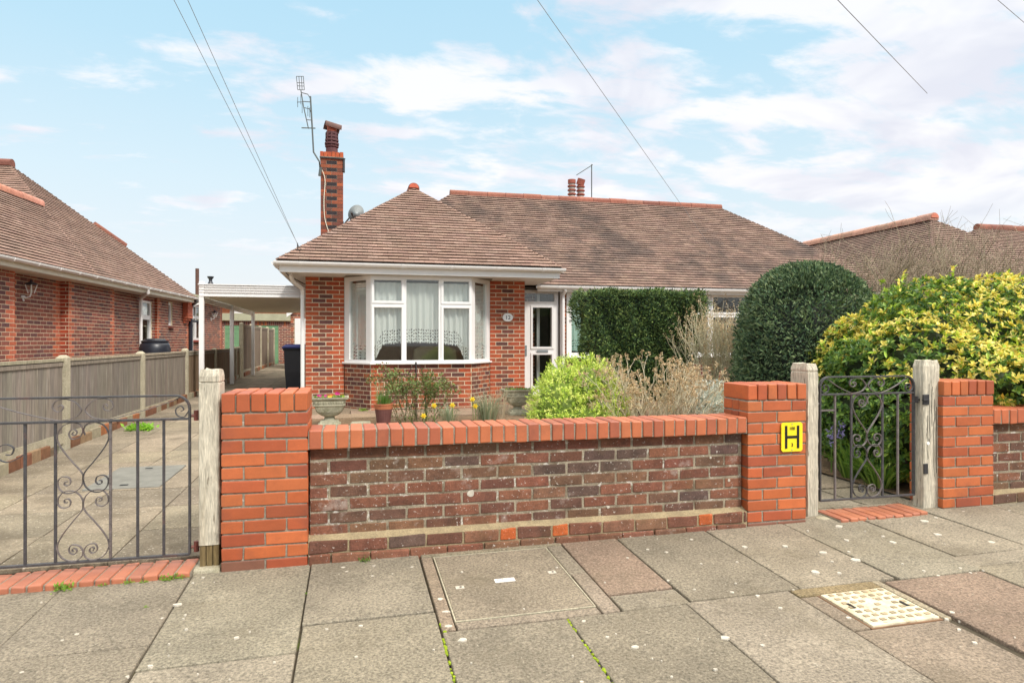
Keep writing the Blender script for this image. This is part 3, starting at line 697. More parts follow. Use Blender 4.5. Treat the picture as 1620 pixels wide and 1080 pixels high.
# ================================================================ WINDOWS
def unit(parent, name, P0, P1, z0, z1, panes, sash=(), depth=.07, out=None, glass=True, frame_mat=None, label=None):
    """white frame between P0 and P1 (plan points), panes = (a0,a1,b0,b1) metres along / absolute z"""
    P0 = Vector((*P0, 0)); P1 = Vector((*P1, 0)); u = (P1-P0).normalized(); wd = (P1-P0).length
    n = Vector((u.y, -u.x, 0))
    o = MB(); xs = sorted({0, wd, *[p[0] for p in panes], *[p[1] for p in panes]}); zs = sorted({z0, z1, *[p[2] for p in panes], *[p[3] for p in panes]})
    for i in range(len(zs)-1):
        j = 0
        while j < len(xs)-1:
            def solid(j):
                xm, zm = (xs[j]+xs[j+1])/2, (zs[i]+zs[i+1])/2
                return not any(p[0] < xm < p[1] and p[2] < zm < p[3] for p in panes)
            if solid(j):
                k = j
                while k < len(xs)-1 and solid(k): k += 1
                o.obox(P0+u*xs[j]-n*depth+Vector((0, 0, zs[i])), u*(xs[k]-xs[j]), n*depth, Vector((0, 0, zs[i+1]-zs[i]))); j = k
            else: j += 1
    for (a0, a1, b0, b1) in sash:   # raised sash ring round a pane
        w = .042; d = .016
        for (p, q, r, s) in [(a0-w, a0-.004, b0-w, b1+w), (a1+.004, a1+w, b0-w, b1+w), (a0-.004, a1+.004, b0-w, b0-.004), (a0-.004, a1+.004, b1+.004, b1+w)]:
            o.obox(P0+u*p+n*.001+Vector((0, 0, r)), u*(q-p), n*d, Vector((0, 0, s-r)))
    fr = o.build(name, frame_mat or m_white, parent, label=label)
    if glass:
        for (a0, a1, b0, b1) in panes:
            g = MB(); g.obox(P0+u*(a0-.006)-n*.034+Vector((0, 0, b0-.006)), u*(a1-a0+.012), n*.004, Vector((0, 0, b1-b0+.012)))
            g.build('pane', m_glass, fr)
    return fr
def curtain(parent, P0, P1, zt, hem, mat, amp=.03, pitch=.10):
    P0 = Vector((*P0, 0)); P1 = Vector((*P1, 0)); u = (P1-P0).normalized(); wd = (P1-P0).length; n = Vector((u.y, -u.x, 0))
    nx = int(wd/.009); nz = 10; mb = MB(); uv = []
    ph = uni(0, 6); j = 0
    for k in range(nx+1):
        a = wd*k/nx; hz = hem(a)-.022*abs(math.sin(a*math.pi/.055))
        ph += (wd/nx)*math.tau/pitch*uni(.6, 1.4)
        for i in range(nz+1):
            t = i/nz; z = zt+(hz-zt)*t
            mb.v.append(tuple(P0+u*a+n*(math.sin(ph)*amp*(.4+.6*t)+math.sin(ph*.37)*amp*.5)+Vector((0, 0, z)))); uv.append((a*1.3, z-hz))
    for k in range(nx):
        for i in range(nz):
            a = k*(nz+1)+i; mb.f.append((a, a+nz+1, a+nz+2, a+1)); mb.c.append((1, 1, 1))
    mb.uv = uv
    return mb.build('net_curtain', mat, parent, smooth=True)
# ================================================================ THE BUNGALOW
H = thing('bungalow', (5, 14, .2), 'brick bungalow with a bay window, white porch door and brown tiled hipped roof', 'bungalow')
mb = MB(); mo = MB(); G0 = .12
EDG = [lin(176, 86, 52), lin(168, 78, 48), lin(158, 76, 50)]
bricks(mb, mo, (-.774, 11.7), (1, 0, 0), (0, -1, 0), .644, G0, 2.41, HSE, edge=EDG)
bricks(mb, mo, (2.43, 11.7), (1, 0, 0), (0, -1, 0), .66, G0, 2.41, HSE, edge=EDG)
bricks(mb, mo, (3.09, 11.7), (0, 1, 0), (1, 0, 0), .9, G0, 2.41, HSE)
bricks(mb, mo, (-.774, 19), (0, -1, 0), (-1, 0, 0), 7.3, G0, 2.41, HSE)
BP = [(-.13, 11.7), (.30, 11.15), (2.0, 11.15), (2.43, 11.7)]
for k in range(3):
    a, c_ = Vector((*BP[k], 0)), Vector((*BP[k+1], 0)); u = (c_-a).normalized()
    bricks(mb, mo, BP[k], u, (u.y, -u.x, 0), (c_-a).length, G0, .922, HSE, edge=EDG if k == 1 else None, core=.11, L=.225 if k == 1 else .17)
bricks(mb, mo, (4.1, 12.62), (1, 0, 0), (0, -1, 0), 7.8, .15, 2.33, HSE, holes=[(.1, 4.55, 1.0, 2.4)], core=.1)
bricks(mb, mo, (11.9, 12.62), (0, 1, 0), (1, 0, 0), 6, .15, 2.33, HSE, core=.1)
mb.build('brick_wall', m_brick, H); mo.build('mortar', m_mort, H)
# rooms behind the glass
mb = MB()
for (x0, y0, x1, y1) in [(-.65, 12.0, 3.0, 15.4), (4.15, 12.75, 11.7, 16)]:
    z0, z1 = .35, 2.405
    mb.poly([(x0, y0, z0), (x1, y0, z0), (x1, y1, z0), (x0, y1, z0)]); mb.poly([(x0, y1, z0), (x1, y1, z0), (x1, y1, z1), (x0, y1, z1)])
    mb.poly([(x0, y0, z0), (x0, y1, z0), (x0, y1, z1), (x0, y0, z1)]); mb.poly([(x1, y0, z0), (x1, y1, z0), (x1, y1, z1), (x1, y0, z1)])
mb.poly([(-.1, 11.3, 2.404), (2.4, 11.3, 2.404), (3, 15.4, 2.404), (-.65, 15.4, 2.404)]); mb.poly([(4.15, 12.7, 2.40), (11.7, 12.7, 2.40), (11.7, 16, 2.40), (4.15, 16, 2.40)])
mb.poly([(.3, 11.25, .80), (2, 11.25, .80), (2.3, 11.8, .80), (0, 11.8, .80)])
mb.build('interior', m_roomdk, H)
mb = MB(); mb.loft([[(1.05, 12.2, .5), (1.95, 12.2, .5), (1.95, 12.5, .5), (1.05, 12.5, .5)], [(1.12, 12.2, 1.16), (1.88, 12.2, 1.16), (1.88, 12.4, 1.16), (1.12, 12.4, 1.16)], [(1.25, 12.25, 1.22), (1.75, 12.25, 1.22), (1.75, 12.35, 1.22), (1.25, 12.35, 1.22)]]); mb.build('armchair_back', m_sofa, H)
# bay window
bay = MB()
sill = [(-.175, 11.70), (.285, 11.085), (2.015, 11.085), (2.475, 11.70)]
bay.loft([[(x, y, z) for x, y in sill+[(2.35, 11.75), (-.05, 11.75)]] for z in (.924, .956)])
BW = bay.build('bay_window', m_white, H, bevel=.006)
hd = MB(); hd.loft([[(x, y, z) for x, y in [(-.13, 11.7), (.3, 11.15), (2.0, 11.15), (2.43, 11.7), (2.35, 11.74), (-.05, 11.74)]] for z in (2.375, 2.408)]); hd.build('head', m_white, BW)
pf = [(.057, .503, 1.985, 2.33), (.057, .503, .99, 1.87), (.587, 1.13, .99, 2.345), (1.214, 1.65, 1.985, 2.33), (1.214, 1.65, .99, 1.87)]
unit(BW, 'front_frame', BP[1], BP[2], .956, 2.375, pf, sash=[pf[0], pf[1], pf[3], pf[4]])
ls = (Vector(BP[1])-Vector(BP[0])).length
unit(BW, 'side_frame', BP[0], BP[1], .956, 2.375, [(.13, ls-.12, 1.0, 2.335)])
unit(BW, 'side_frame', BP[2], BP[3], .956, 2.375, [(.12, ls-.13, 1.0, 2.335)])
def hemf(a):
    x = .33+a*1.02
    d = min(x-.30, 2.0-x)
    return 1.25-.27*max(0, min(1, (.20-d)/.14)) if d < .2 else 1.25+.05*math.sin(a*2.2)
curtain(BW, (.33, 11.26), (1.97, 11.26), 2.30, hemf, m_net)
curtain(BW, (-.06, 11.72), (.30, 11.28), 2.30, lambda a: 1.02, m_net, pitch=.06)
curtain(BW, (2.0, 11.28), (2.36, 11.72), 2.30, lambda a: 1.02, m_net, pitch=.06)
# porch door and porch glazing
PD = unit(H, 'porch_door', (3.13, 12.6), (4.02, 12.6), .22, 2.33, [(.36, .75, .42, 1.04), (.36, .75, 1.20, 1.98), (.03, .81, 2.10, 2.26)], sash=[(.36, .75, .42, 1.04), (.36, .75, 1.20, 1.98)])
mb = MB(); mb.box(3.57, 12.572, 1.085, 3.80, 12.583, 1.135); mb.build('letter_plate', m_alu, PD, bevel=.003)
mb = MB(); mb.box(3.325, 12.585, 1.02, 3.365, 12.598, 1.23); mb.tube([(3.345, 12.585, 1.16), (3.345, 12.55, 1.16), (3.25, 12.55, 1.16)], .009, 8); mb.build('handle', m_alu, PD)
mb = MB(); mb.box(4.05, 12.54, .2, 4.13, 12.60, 2.33); mb.build('porch_post', m_white, H)
mb = MB(); mo = MB(); bricks(mb, mo, (3.14, 12.98), (1, 0, 0), (0, -1, 0), .50, .2, 2.4, HSE, core=.1); mb.build('porch_brick_panel', m_brick, H); mo.build('mortar', m_mort, H)
mb = MB(); mb.box(3.66, 12.9, .3, 3.72, 12.97, 2.3); mb.box(3.2, 12.955, 1.80, 3.62, 12.972, 1.86); mb.box(3.44, 12.955, 1.2, 3.54, 12.972, 1.33); mb.build('inner_door_frame', m_white, H)
mb = MB(); mb.box(3.1, 13.6, .2, 4.1, 13.7, 2.4); mb.box(4.1, 12.68, .2, 4.14, 13.6, 2.4); mb.build('porch_inner_wall', m_room, H)
mb = MB(); mb.tube([(3.56, 12.93, 1.5), (3.56, 12.93, 1.66)], [.04, .05], 10); mb.build('porch_lamp', m_black, H)
# front windows
FW = unit(H, 'front_window', (4.2, 12.6), (8.65, 12.6), 1.0, 2.33, [(.10, 1.0, 1.08, 2.27), (1.06, 1.9, 1.08, 2.27), (1.96, 2.75, 1.08, 2.27), (2.84, 3.16, 1.93, 2.25), (2.84, 3.16, 1.08, 1.82), (3.27, 4.35, 1.93, 2.25), (3.27, 4.35, 1.08, 1.82)], sash=[(3.27, 4.35, 1.93, 2.25)])
mb = MB(); mb.box(4.17, 12.5, .965, 8.7, 12.62, 1.0); mb.build('sill', m_white, FW, bevel=.005)
curtain(FW, (4.28, 12.72), (6.9, 12.72), 2.27, lambda a: 1.12+.16*min(1, max(0, (a-.25)/.5)), m_netg, pitch=.1, amp=.03)
# roofs
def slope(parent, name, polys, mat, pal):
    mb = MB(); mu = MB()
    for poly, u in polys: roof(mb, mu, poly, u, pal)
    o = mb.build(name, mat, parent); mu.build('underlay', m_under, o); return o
WF = [((-1.16, 10.93, 2.595), (3.57, 10.93, 2.595), (1.205, 13.32, 4.38))]
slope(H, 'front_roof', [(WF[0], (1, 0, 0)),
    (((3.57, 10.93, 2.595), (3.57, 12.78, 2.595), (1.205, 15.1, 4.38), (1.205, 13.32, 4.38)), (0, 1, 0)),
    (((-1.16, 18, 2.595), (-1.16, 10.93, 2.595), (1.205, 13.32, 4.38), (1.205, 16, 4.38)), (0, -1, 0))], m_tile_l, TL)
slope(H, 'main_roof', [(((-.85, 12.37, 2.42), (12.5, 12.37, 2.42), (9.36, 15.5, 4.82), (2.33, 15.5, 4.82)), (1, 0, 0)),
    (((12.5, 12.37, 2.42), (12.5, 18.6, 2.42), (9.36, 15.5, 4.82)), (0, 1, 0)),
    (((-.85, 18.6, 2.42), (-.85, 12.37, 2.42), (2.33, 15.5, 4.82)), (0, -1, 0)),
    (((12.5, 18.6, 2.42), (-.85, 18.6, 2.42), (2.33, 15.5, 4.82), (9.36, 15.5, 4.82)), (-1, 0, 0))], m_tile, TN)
def ridges(parent, *ls):
    for p0, p1, pal, r in ls:
        mb = MB(); ridge(mb, p0, p1, pal=pal, r=r); mb.build('ridge_tiles', m_ridge, parent)
ridges(H, ((2.25, 15.5, 4.85), (9.42, 15.5, 4.85), RD, .085), ((1.205, 13.30, 4.42), (1.205, 14.95, 4.42), RD, .115))
mb = MB(); mb.loft([[(1.205+.095*math.cos(t), y, 4.39+.092*math.sin(t)) for t in [math.pi*k/10 for k in range(11)]] for y in (13.296, 13.285)], lin(190, 96, 72)); mb.build('ridge_end', m_ridge, H)
# fascias, soffits, gutters
mb = MB()
mb.box(-1.10, 10.985, 2.41, 3.51, 11.003, 2.575); mb.box(3.512, 10.985, 2.41, 3.53, 12.4, 2.575); mb.box(-1.12, 10.985, 2.41, -1.102, 18, 2.575)
mb.box(3.532, 12.41, 2.29, 12.4, 12.428, 2.42); mb.box(3.1, 12.43, 2.335, 4.15, 12.6, 2.345)
mb.build('fascia', m_white, H)
mb = MB(); mb.box(-1.10, 11.004, 2.411, 3.51, 12.6, 2.425); mb.box(-1.10, 12.601, 2.411, -.6, 18, 2.425); mb.box(3.112, 12.43, 2.335, 12.4, 12.64, 2.349); mb.build('soffit', m_soffit, H)
mb = MB(); gutter(mb, (-1.20, 10.985, 2.57), (3.61, 10.985, 2.57), (0, -1, 0)); gutter(mb, (-1.12, 11.0, 2.57), (-1.12, 18, 2.57), (-1, 0, 0)); gutter(mb, (3.53, 11.0, 2.57), (3.53, 12.35, 2.57), (1, 0, 0)); gutter(mb, (3.5, 12.41, 2.395), (12.4, 12.41, 2.395), (0, -1, 0))
mb.build('gutter', m_white, H, smooth=False)
mb = MB(); mb.tube([(4.09, 12.35, 2.33), (4.09, 12.4, 2.28), (4.09, 12.5, 2.22), (4.09, 12.5, .2)], .034, 10); mb.build('downpipe', m_white, H); mb = MB(); mb.tube([(-.98, 11.2, 2.40), (-.95, 11.4, 2.30), (-.82, 11.66, 2.2), (-.82, 11.72, 2.1), (-.82, 11.72, .2)], .034, 10); mb.build('downpipe', m_white, H)
mb = MB(); mb.tube([(-1.05, 11.02, 2.44), (-1.0, 11.2, 2.37), (-.84, 11.55, 2.30), (-.78, 11.72, 2.28)], .008, 6); mb.build('cable', m_dark, H)
# number plaque
PL = MB(); PL.lathe([(.098, 0), (.098, .010), (.088, .016), (.084, .012), (0.001, .012)], n=28, sy=.78); pl = PL.build('number_plaque', m_white, H, loc=(2.762, 11.69, 1.745), rot=(math.pi/2, 0, 0))
t12 = text('12', .105, pl, 'digits', m_blackp, (0, -.004, .0135), (0, 0, 0), .001)
# chimney
def stack(parent, x0, y0, x1, y1, z0, z1, slots=True):
    mb = MB(); mo = MB(); n = int((z1-.11-z0)/.0765)
    for i in range(n):
        a = z1-.11-(i+1)*.0765+.004; e = a+.0675; w = x1-x0
        cells = [(0, .5), (.5, 1)] if i % 2 == 0 else [(0, .27), (.27, .73), (.73, 1)]
        for p, q in cells:
            dark = i % 2 == 1 and p == .27 and slots
            c = lin(46, 40, 44) if dark else pick(HSE[0:5])
            d = .003 if dark else 0
            for yy, s in ((y0, 1), (y1, -1)):
                mb.box(x0+w*p+.004, yy+s*d, a, x0+w*q-.004, yy+s*.09, e, c)
        for xx, s in ((x0, 1), (x1, -1)):
            mb.box(xx, y0+.094, a, xx+s*.09, (y0+y1)/2-.004, e, pick(OR[:2]+EDG)); mb.box(xx, (y0+y1)/2+.004, a, xx+s*.09, y1-.094, e, pick(EDG))
    k = 6
    for i in range(k):
        a = x0-.012+(x1-x0+.024)*i/k; e = x0-.012+(x1-x0+.024)*(i+1)/k
        mb.box(a+.004, y0-.014, z1-.106, e-.004, y1+.014, z1+uni(-.006, .006), pick(EDG))
    mo.box(x0+.007, y0+.007, z0, x1-.007, y1-.007, z1-.01); mo.box(x0-.018, y0-.02, z1-.118, x1+.018, y1+.02, z1-.108)
    o = mb.build('chimney', m_brick, parent); mo.build('mortar', m_mort_grey, o); return o
CH = stack(H, -.652, 14.5, -.19, 14.96, 2.7, 5.335)
CC = lin(92, 60, 62)
mb = MB(); mb.lathe([(.125, 0), (.125, .13), (.11, .15), (.14, .16), (.145, .185)], (-.425, 14.72, 5.33), 18, CC)
for k in range(4): mb.lathe([(.112, .19+k*.075), (.112, .215+k*.075), (.150-.008*k, .215+k*.075), (.150-.008*k, .255+k*.075), (.112, .262+k*.075)], (-.425, 14.72, 5.33), 18, CC)
mb.lathe([(.12, .49), (.10, .52), (.095, .60), (.12, .62)], (-.425, 14.72, 5.33), 16, lin(160, 84, 62))
for k in range(8):
    t = k*math.tau/8; mb.box(-.425+.12*math.cos(t)-.014, 14.72+.12*math.sin(t)-.014, 5.52, -.425+.12*math.cos(t)+.014, 14.72+.12*math.sin(t)+.014, 5.8, CC)
PT = mb.build('chimney_pot', m_potred, CH)
mb = MB(); prof = [(.15*math.cos(t), .12*math.sin(t)) for t in [math.pi*(-.05+1.1*k/12) for k in range(13)]]; prof += [(.132*math.cos(t), .102*math.sin(t)) for t in [math.pi*(1.05-1.1*k/12) for k in range(13)]]
mb.extr(prof, (-.58, 14.68, 5.93), (-.25, 14.76, 5.87), (-.2, 1, 0), (.18, 0, 1), c=lin(98, 72, 66)); mb.build('cowl', m_potred, PT)
mb = MB(); mb.box(-.19, 14.48, 4.93, -.15, 14.6, 5.2); mb.box(-.66, 14.47, 5.19, -.14, 14.50, 5.21); mb.build('lead_strip', m_dark, CH)
mb = MB(); mb.tube(cat_rom([(-.66, 14.46, 5.0), (-.56, 14.47, 4.75), (-.58, 14.48, 4.3), (-.56, 14.48, 3.9), (-.46, 14.48, 3.55), (-.42, 14.4, 3.3)], 6), .008, 5); mb.build('aerial_lead', m_cream, CH)
C2 = stack(H, 5.7, 17.3, 7.0, 17.8, 3.6, 5.15, False)
for x in (6.08, 6.46-.12): pass
for n_, x in enumerate((5.98, 6.24)):
    mb = MB(); c = lin(150, 84, 70)
    mb.lathe([(.10, 0), (.10, .2), (.085, .24)], (x, 17.5, 5.15), 14, lin(170, 160, 150))
    for k in range(3): mb.lathe([(.085, .25+k*.11), (.12, .26+k*.11), (.12, .29+k*.11), (.085, .30+k*.11)], (x, 17.5, 5.15), 14, c); mb.lathe([(.09, .30+k*.11), (.09, .36+k*.11)], (x, 17.5, 5.15), 14, lin(168, 158, 150))
    if n_ == 0: mb.lathe([(.11, .57), (.11, .68)], (x, 17.5, 5.15), 14, c)
    else: mb.tube([(x-.02, 17.5, 5.70), (x+.02, 17.46, 5.86)], .11, 12, c); mb.ball((x, 17.5, 5.66), .10, c)
    mb.build('chimney_pot', m_potred, C2)
keep(H)
# ---- dish, aerials
o = thing('satellite_dish', (.075, 13.9, 3.94), 'round grey satellite dish bracketed off the tall chimney', 'satellite dish')
mb = MB(); N = Vector((-.35, -.9, .28)).normalized(); X_ = N.cross(Vector((0, 0, 1))).normalized(); Y_ = X_.cross(N); cen = Vector((.075, 13.9, 3.94))
rings = [[cen+(X_*math.cos(t)*.165+Y_*math.sin(t)*.19)*s-N*(.055*(1-s*s))*1 for t in [math.tau*k/28 for k in range(28)]] for s in (1, .8, .5, .2, .02)]
rings += [[cen+(X_*math.cos(t)*.165+Y_*math.sin(t)*.19)*s-N*(.055*(1-s*s)+.006) for t in [math.tau*k/28 for k in range(28)]] for s in (.02, .5, .8, 1.02)]
mb.loft(rings); mb.build('reflector', m_alu, o, smooth=True)
mb = MB(); mb.tube([cen-Y_*.16, cen-Y_*.13+N*.18], .010, 8); mb.tube([cen+N*.17-Y_*.12, cen+N*.24-Y_*.10], .024, 10); mb.build('receiver_arm', m_dark, o)
mb = MB(); mb.tube([cen-N*.06, (-.06, 14.05, 3.86), (-.17, 14.6, 3.82)], .016, 8); mb.obox((-.188, 14.55, 3.76), (.012, 0, 0), (0, .1, 0), (0, 0, .12)); mb.build('bracket', m_dark, o); keep(o)
def AX(px, py, dy=0): return (-1.009+(px-478)*.01263, 14.3+dy, 6.795-(py-122)*.01297)
o = thing('tv_aerial', AX(505, 258), 'bent television aerial on a mast beside the tall chimney pot', 'aerial')
mb = MB(); mb.tube([(-.66, 14.5, 4.97), AX(505.5, 256), AX(496, 241), AX(494, 204), AX(491, 152)], .017, 8); mb.tube([AX(505, 276, .15), AX(507, 262, .15)], .03, 8); mb.build('mast', m_aer, o)
mb = MB(); mb.tube([AX(488, 204), AX(480, 168), AX(476, 143)], .012, 6); mb.tube([AX(477, 203.5), AX(499, 202.5)], .012, 6)
mb.tube([AX(476.5, 147), AX(487, 149), AX(490, 154)], .009, 6); mb.tube([AX(478, 161), AX(491, 161)], .009, 6); mb.tube([AX(481, 171), AX(489, 172), AX(492, 178)], .009, 6); mb.tube([AX(485, 190), AX(492, 190)], .009, 6)
for (x, y) in [(471, 163), (478, 172), (476, 158), (487, 176), (490, 178)]: mb.tube([AX(x, y-8), AX(x, y+8)], .006, 5)
mb.tube([AX(470, 163), AX(480, 162)], .008, 5); mb.build('boom', m_aer, o)
mb = MB()
for a, c_ in [((469, 122), (480, 121)), ((480, 121), (481.5, 142.5)), ((481.5, 142.5), (471, 143)), ((471, 143), (469, 122)), ((473, 122), (474.5, 143)), ((477, 121.5), (478, 143)), ((470, 132), (481, 131.5)), ((470.5, 137), (481, 136.5))]: mb.tube([AX(*a), AX(*c_)], .007, 5)
mb.build('reflector_grid', m_aer, o); keep(o)
o = thing('tv_aerial', (6.57, 17.5, 5.1), 'thin pole aerial with one slanting arm behind the long roof ridge', 'aerial')
mb = MB(); mb.tube([(6.57, 17.5, 5.0), (6.57, 17.5, 6.3)], .016, 6); mb.build('mast', m_aer, o); mb = MB(); mb.tube([(6.60, 17.5, 6.29), (6.12, 17.5, 5.97)], .012, 6); mb.build('boom', m_aer, o); keep(o)
# ================================================================ RIGHT NEIGHBOUR
NH = thing('bungalow', (16, 14, .2), 'neighbouring bungalow on the right, only its pale brown tiled roofs showing over the hedge', 'bungalow')
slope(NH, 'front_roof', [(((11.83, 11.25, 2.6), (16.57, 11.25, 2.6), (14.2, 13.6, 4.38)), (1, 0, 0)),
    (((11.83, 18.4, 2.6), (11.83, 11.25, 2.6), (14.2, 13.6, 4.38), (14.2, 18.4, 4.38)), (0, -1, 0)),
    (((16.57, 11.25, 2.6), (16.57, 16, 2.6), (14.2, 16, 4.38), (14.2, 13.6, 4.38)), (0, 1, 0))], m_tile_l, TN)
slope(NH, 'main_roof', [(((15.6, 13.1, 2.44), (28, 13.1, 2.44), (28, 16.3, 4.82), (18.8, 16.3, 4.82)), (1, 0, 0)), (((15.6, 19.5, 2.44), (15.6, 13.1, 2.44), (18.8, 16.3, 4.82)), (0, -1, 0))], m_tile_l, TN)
ridges(NH, ((14.2, 13.52, 4.44), (14.2, 18.4, 4.44), [lin(186, 142, 122), lin(176, 136, 118)], .13), ((18.7, 16.3, 4.85), (28, 16.3, 4.85), RD, .12))
mb = MB(); mb.loft([[(14.2+.115*math.cos(t), y, 4.41+.115*math.sin(t)) for t in [math.pi*k/10 for k in range(11)]] for y in (13.512, 13.50)], lin(200, 120, 98)); mb.build('ridge_end', m_ridge, NH)
mb = MB(); mo = MB(); bricks(mb, mo, (12.3, 12.0), (1, 0, 0), (0, -1, 0), 3.9, .15, 2.42, HSE, holes=[(.9, 2.9, .95, 2.35)]); bricks(mb, mo, (16.2, 12.0), (0, 1, 0), (1, 0, 0), 1.6, .15, 2.42, HSE); bricks(mb, mo, (16.2, 13.5), (1, 0, 0), (0, -1, 0), 8, .15, 2.35, HSE, holes=[(1, 4, .95, 2.3)]); bricks(mb, mo, (12.3, 18), (0, -1, 0), (-1, 0, 0), 6, .15, 2.42, HSE)
mb.build('brick_wall', m_brick, NH); mo.build('mortar', m_mort, NH)
unit(NH, 'window', (13.2, 11.98), (15.2, 11.98), .95, 2.35, [(.06, .6, 1.02, 2.28), (.68, 1.32, 1.02, 2.28), (1.4, 1.94, 1.02, 2.28)]); unit(NH, 'window', (17.2, 13.48), (20.2, 13.48), .95, 2.3, [(.06, .9, 1.02, 2.24), (.98, 2.0, 1.02, 2.24), (2.1, 2.94, 1.02, 2.24)])
mb = MB(); mb.box(12.6, 12.3, .3, 16, 12.35, 2.4); mb.box(16.4, 13.8, .3, 24, 13.85, 2.4); mb.build('interior', m_roomdk, NH)
mb = MB(); mb.box(11.85, 11.3, 2.43, 16.55, 13.2, 2.45); mb.box(11.85, 13.201, 2.43, 12.3, 18, 2.45); mb.box(11.85, 11.28, 2.42, 16.55, 11.298, 2.58); mb.box(16.0, 13.14, 2.28, 24, 13.158, 2.44); mb.box(16.3, 13.16, 2.3, 24, 13.6, 2.31); mb.build('soffit', m_white, NH)
mb = MB(); gutter(mb, (11.8, 11.28, 2.575), (16.6, 11.28, 2.575), (0, -1, 0)); mb.build('gutter', m_white, NH); keep(NH)
# ================================================================ LEFT NEIGHBOUR (local frame: y along its gutter)
LN = thing('bungalow', (-5.27, 11.7, 0), 'dark red brick bungalow left of the fence with a large tiled roof', 'bungalow', rz=-math.radians(3.55))
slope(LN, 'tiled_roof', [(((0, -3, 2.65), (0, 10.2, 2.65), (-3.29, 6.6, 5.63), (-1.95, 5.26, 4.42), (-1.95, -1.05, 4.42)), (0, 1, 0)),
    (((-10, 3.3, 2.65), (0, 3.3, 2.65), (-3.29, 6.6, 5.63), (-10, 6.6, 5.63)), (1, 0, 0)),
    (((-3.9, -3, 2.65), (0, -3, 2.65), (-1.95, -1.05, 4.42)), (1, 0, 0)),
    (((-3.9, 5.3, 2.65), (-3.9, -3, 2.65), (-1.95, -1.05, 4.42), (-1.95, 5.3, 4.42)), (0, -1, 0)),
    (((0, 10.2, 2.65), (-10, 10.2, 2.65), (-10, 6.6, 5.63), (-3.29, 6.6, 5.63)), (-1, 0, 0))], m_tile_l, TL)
ridges(LN, ((-1.95, -1.05, 4.46), (-1.95, 5.25, 4.46), [lin(190, 128, 108), lin(196, 136, 118)], .10), ((-3.2, 6.6, 5.67), (-10, 6.6, 5.67), RD, .12), ((-2.0, 8.1, 4.5), (-1.45, 8.75, 4.02), RD, .08))
mb = MB(); mo = MB(); NQ = [lin(186, 102, 74), lin(178, 94, 68), lin(192, 110, 84)]
HW = [(6.88-5.2, 7.76-5.2, 1.05, 2.38)]
bricks(mb, mo, (-.35, -3), (0, 1, 0), (1, 0, 0), 4.1, .1, 2.6, NBR, edge=NQ)
bricks(mb, mo, (-.50, 1.1), (0, 1, 0), (1, 0, 0), 1.87, .1, 2.6, NBR, edge=NQ, edgew=.3)
bricks(mb, mo, (-.52, 2.97), (1, 0, 0), (0, -1, 0), .17, .1, 2.6, [lin(160, 70, 46), lin(140, 62, 44)])
bricks(mb, mo, (-.35, 2.97), (0, 1, 0), (1, 0, 0), 2.15, .1, 2.6, NBR, edge=NQ)
bricks(mb, mo, (-.45, 5.2), (0, 1, 0), (1, 0, 0), 2.8, .1, 2.6, NBR, holes=HW)
bricks(mb, mo, (-.47, 8.0), (1, 0, 0), (0, -1, 0), .09, .1, 2.6, [lin(160, 70, 46)])
bricks(mb, mo, (-.38, 8.0), (0, 1, 0), (1, 0, 0), 2.8, .1, 2.6, NBR, edge=NQ, holes=[(.88, 1.2, 1.75, 2.42)])
bricks(mb, mo, (-.45, 10.8), (0, 1, 0), (1, 0, 0), 4.2, .1, 2.62, NBR, holes=[(.48, 1.62, 1.35, 2.5)], edge=NQ)
for k, (a, e) in enumerate([(.36, .09), (.42, .06), (.48, .03)]): mb.box(-.38, 10.12+k*.03, 2.02-k*.075, -.38+.16-k*.05, 10.6-k*.03, 2.088-k*.075, NQ[0])
mb.box(-.37, 10.12, 2.1, -.22, 10.6, 2.6, NQ[1])
mb.box(-.46, 6.86, 1.0, -.38, 7.80, 1.045, lin(110, 60, 50)); mb.box(-.39, 8.85, 1.69, -.31, 9.25, 1.745, lin(120, 64, 52)); mb.box(-.46, 11.25, 1.29, -.38, 12.5, 1.345, lin(150, 70, 60))
mb.box(-4, 15.0, .1, -.45, 15.1, 2.6, lin(140, 84, 70))
bricks(mb, mo, (-3.6, -2.6), (1, 0, 0), (0, -1, 0), 3.2, .0, 2.5, NBR, holes=[(.7, 2.5, .95, 2.3)]); bricks(mb, mo, (-3.6, 3.7), (0, -1, 0), (-1, 0, 0), 6.3, .0, 2.5, NBR); bricks(mb, mo, (-9.7, 3.7), (1, 0, 0), (0, -1, 0), 6.1, .0, 2.5, NBR)
mb.box(-9.7, 3.8, 0, -9.6, 10, 2.5, lin(140, 84, 70)); mb.box(-9.6, 9.9, 0, -4, 10, 2.6, lin(140, 84, 70))
mb.build('brick_wall', m_brick, LN); mo.build('mortar', m_mort, LN)
unit(LN, 'window', (-2.9, -2.62), (-1.1, -2.62), .95, 2.3, [(.06, .55, 1.02, 2.24), (.62, 1.18, 1.02, 2.24), (1.25, 1.74, 1.02, 2.24)])
w1 = unit(LN, 'window', (-.47, 6.88), (-.47, 7.76), 1.05, 2.38, [(.09, .80, 1.12, 1.88), (.09, .80, 2.0, 2.32)])
unit(LN, 'small_window', (-.42, 8.88), (-.42, 9.2), 1.75, 2.42, [(.07, .27, 1.83, 2.36)])
unit(LN, 'window', (-.47, 11.28), (-.47, 12.42), 1.35, 2.5, [(.07, .5, 1.42, 2.05), (.07, .5, 2.15, 2.44), (.6, 1.07, 1.42, 2.05), (.6, 1.07, 2.15, 2.44)])
mb = MB(); mb.box(-.75, 5.3, .3, -.7, 14, 2.5); mb.box(-3.4, -2.1, .3, -.7, -2.05, 2.5); mb.build('interior', m_roomdk, LN)
mb = MB(); mb.box(-.50, 6.9, 1.05, -.54+.08, 6.99, 2.3) if False else None
mb = MB(); mb.box(-.07, -3, 2.50, -.052, 10.2, 2.64); mb.build('fascia', m_cream, LN)
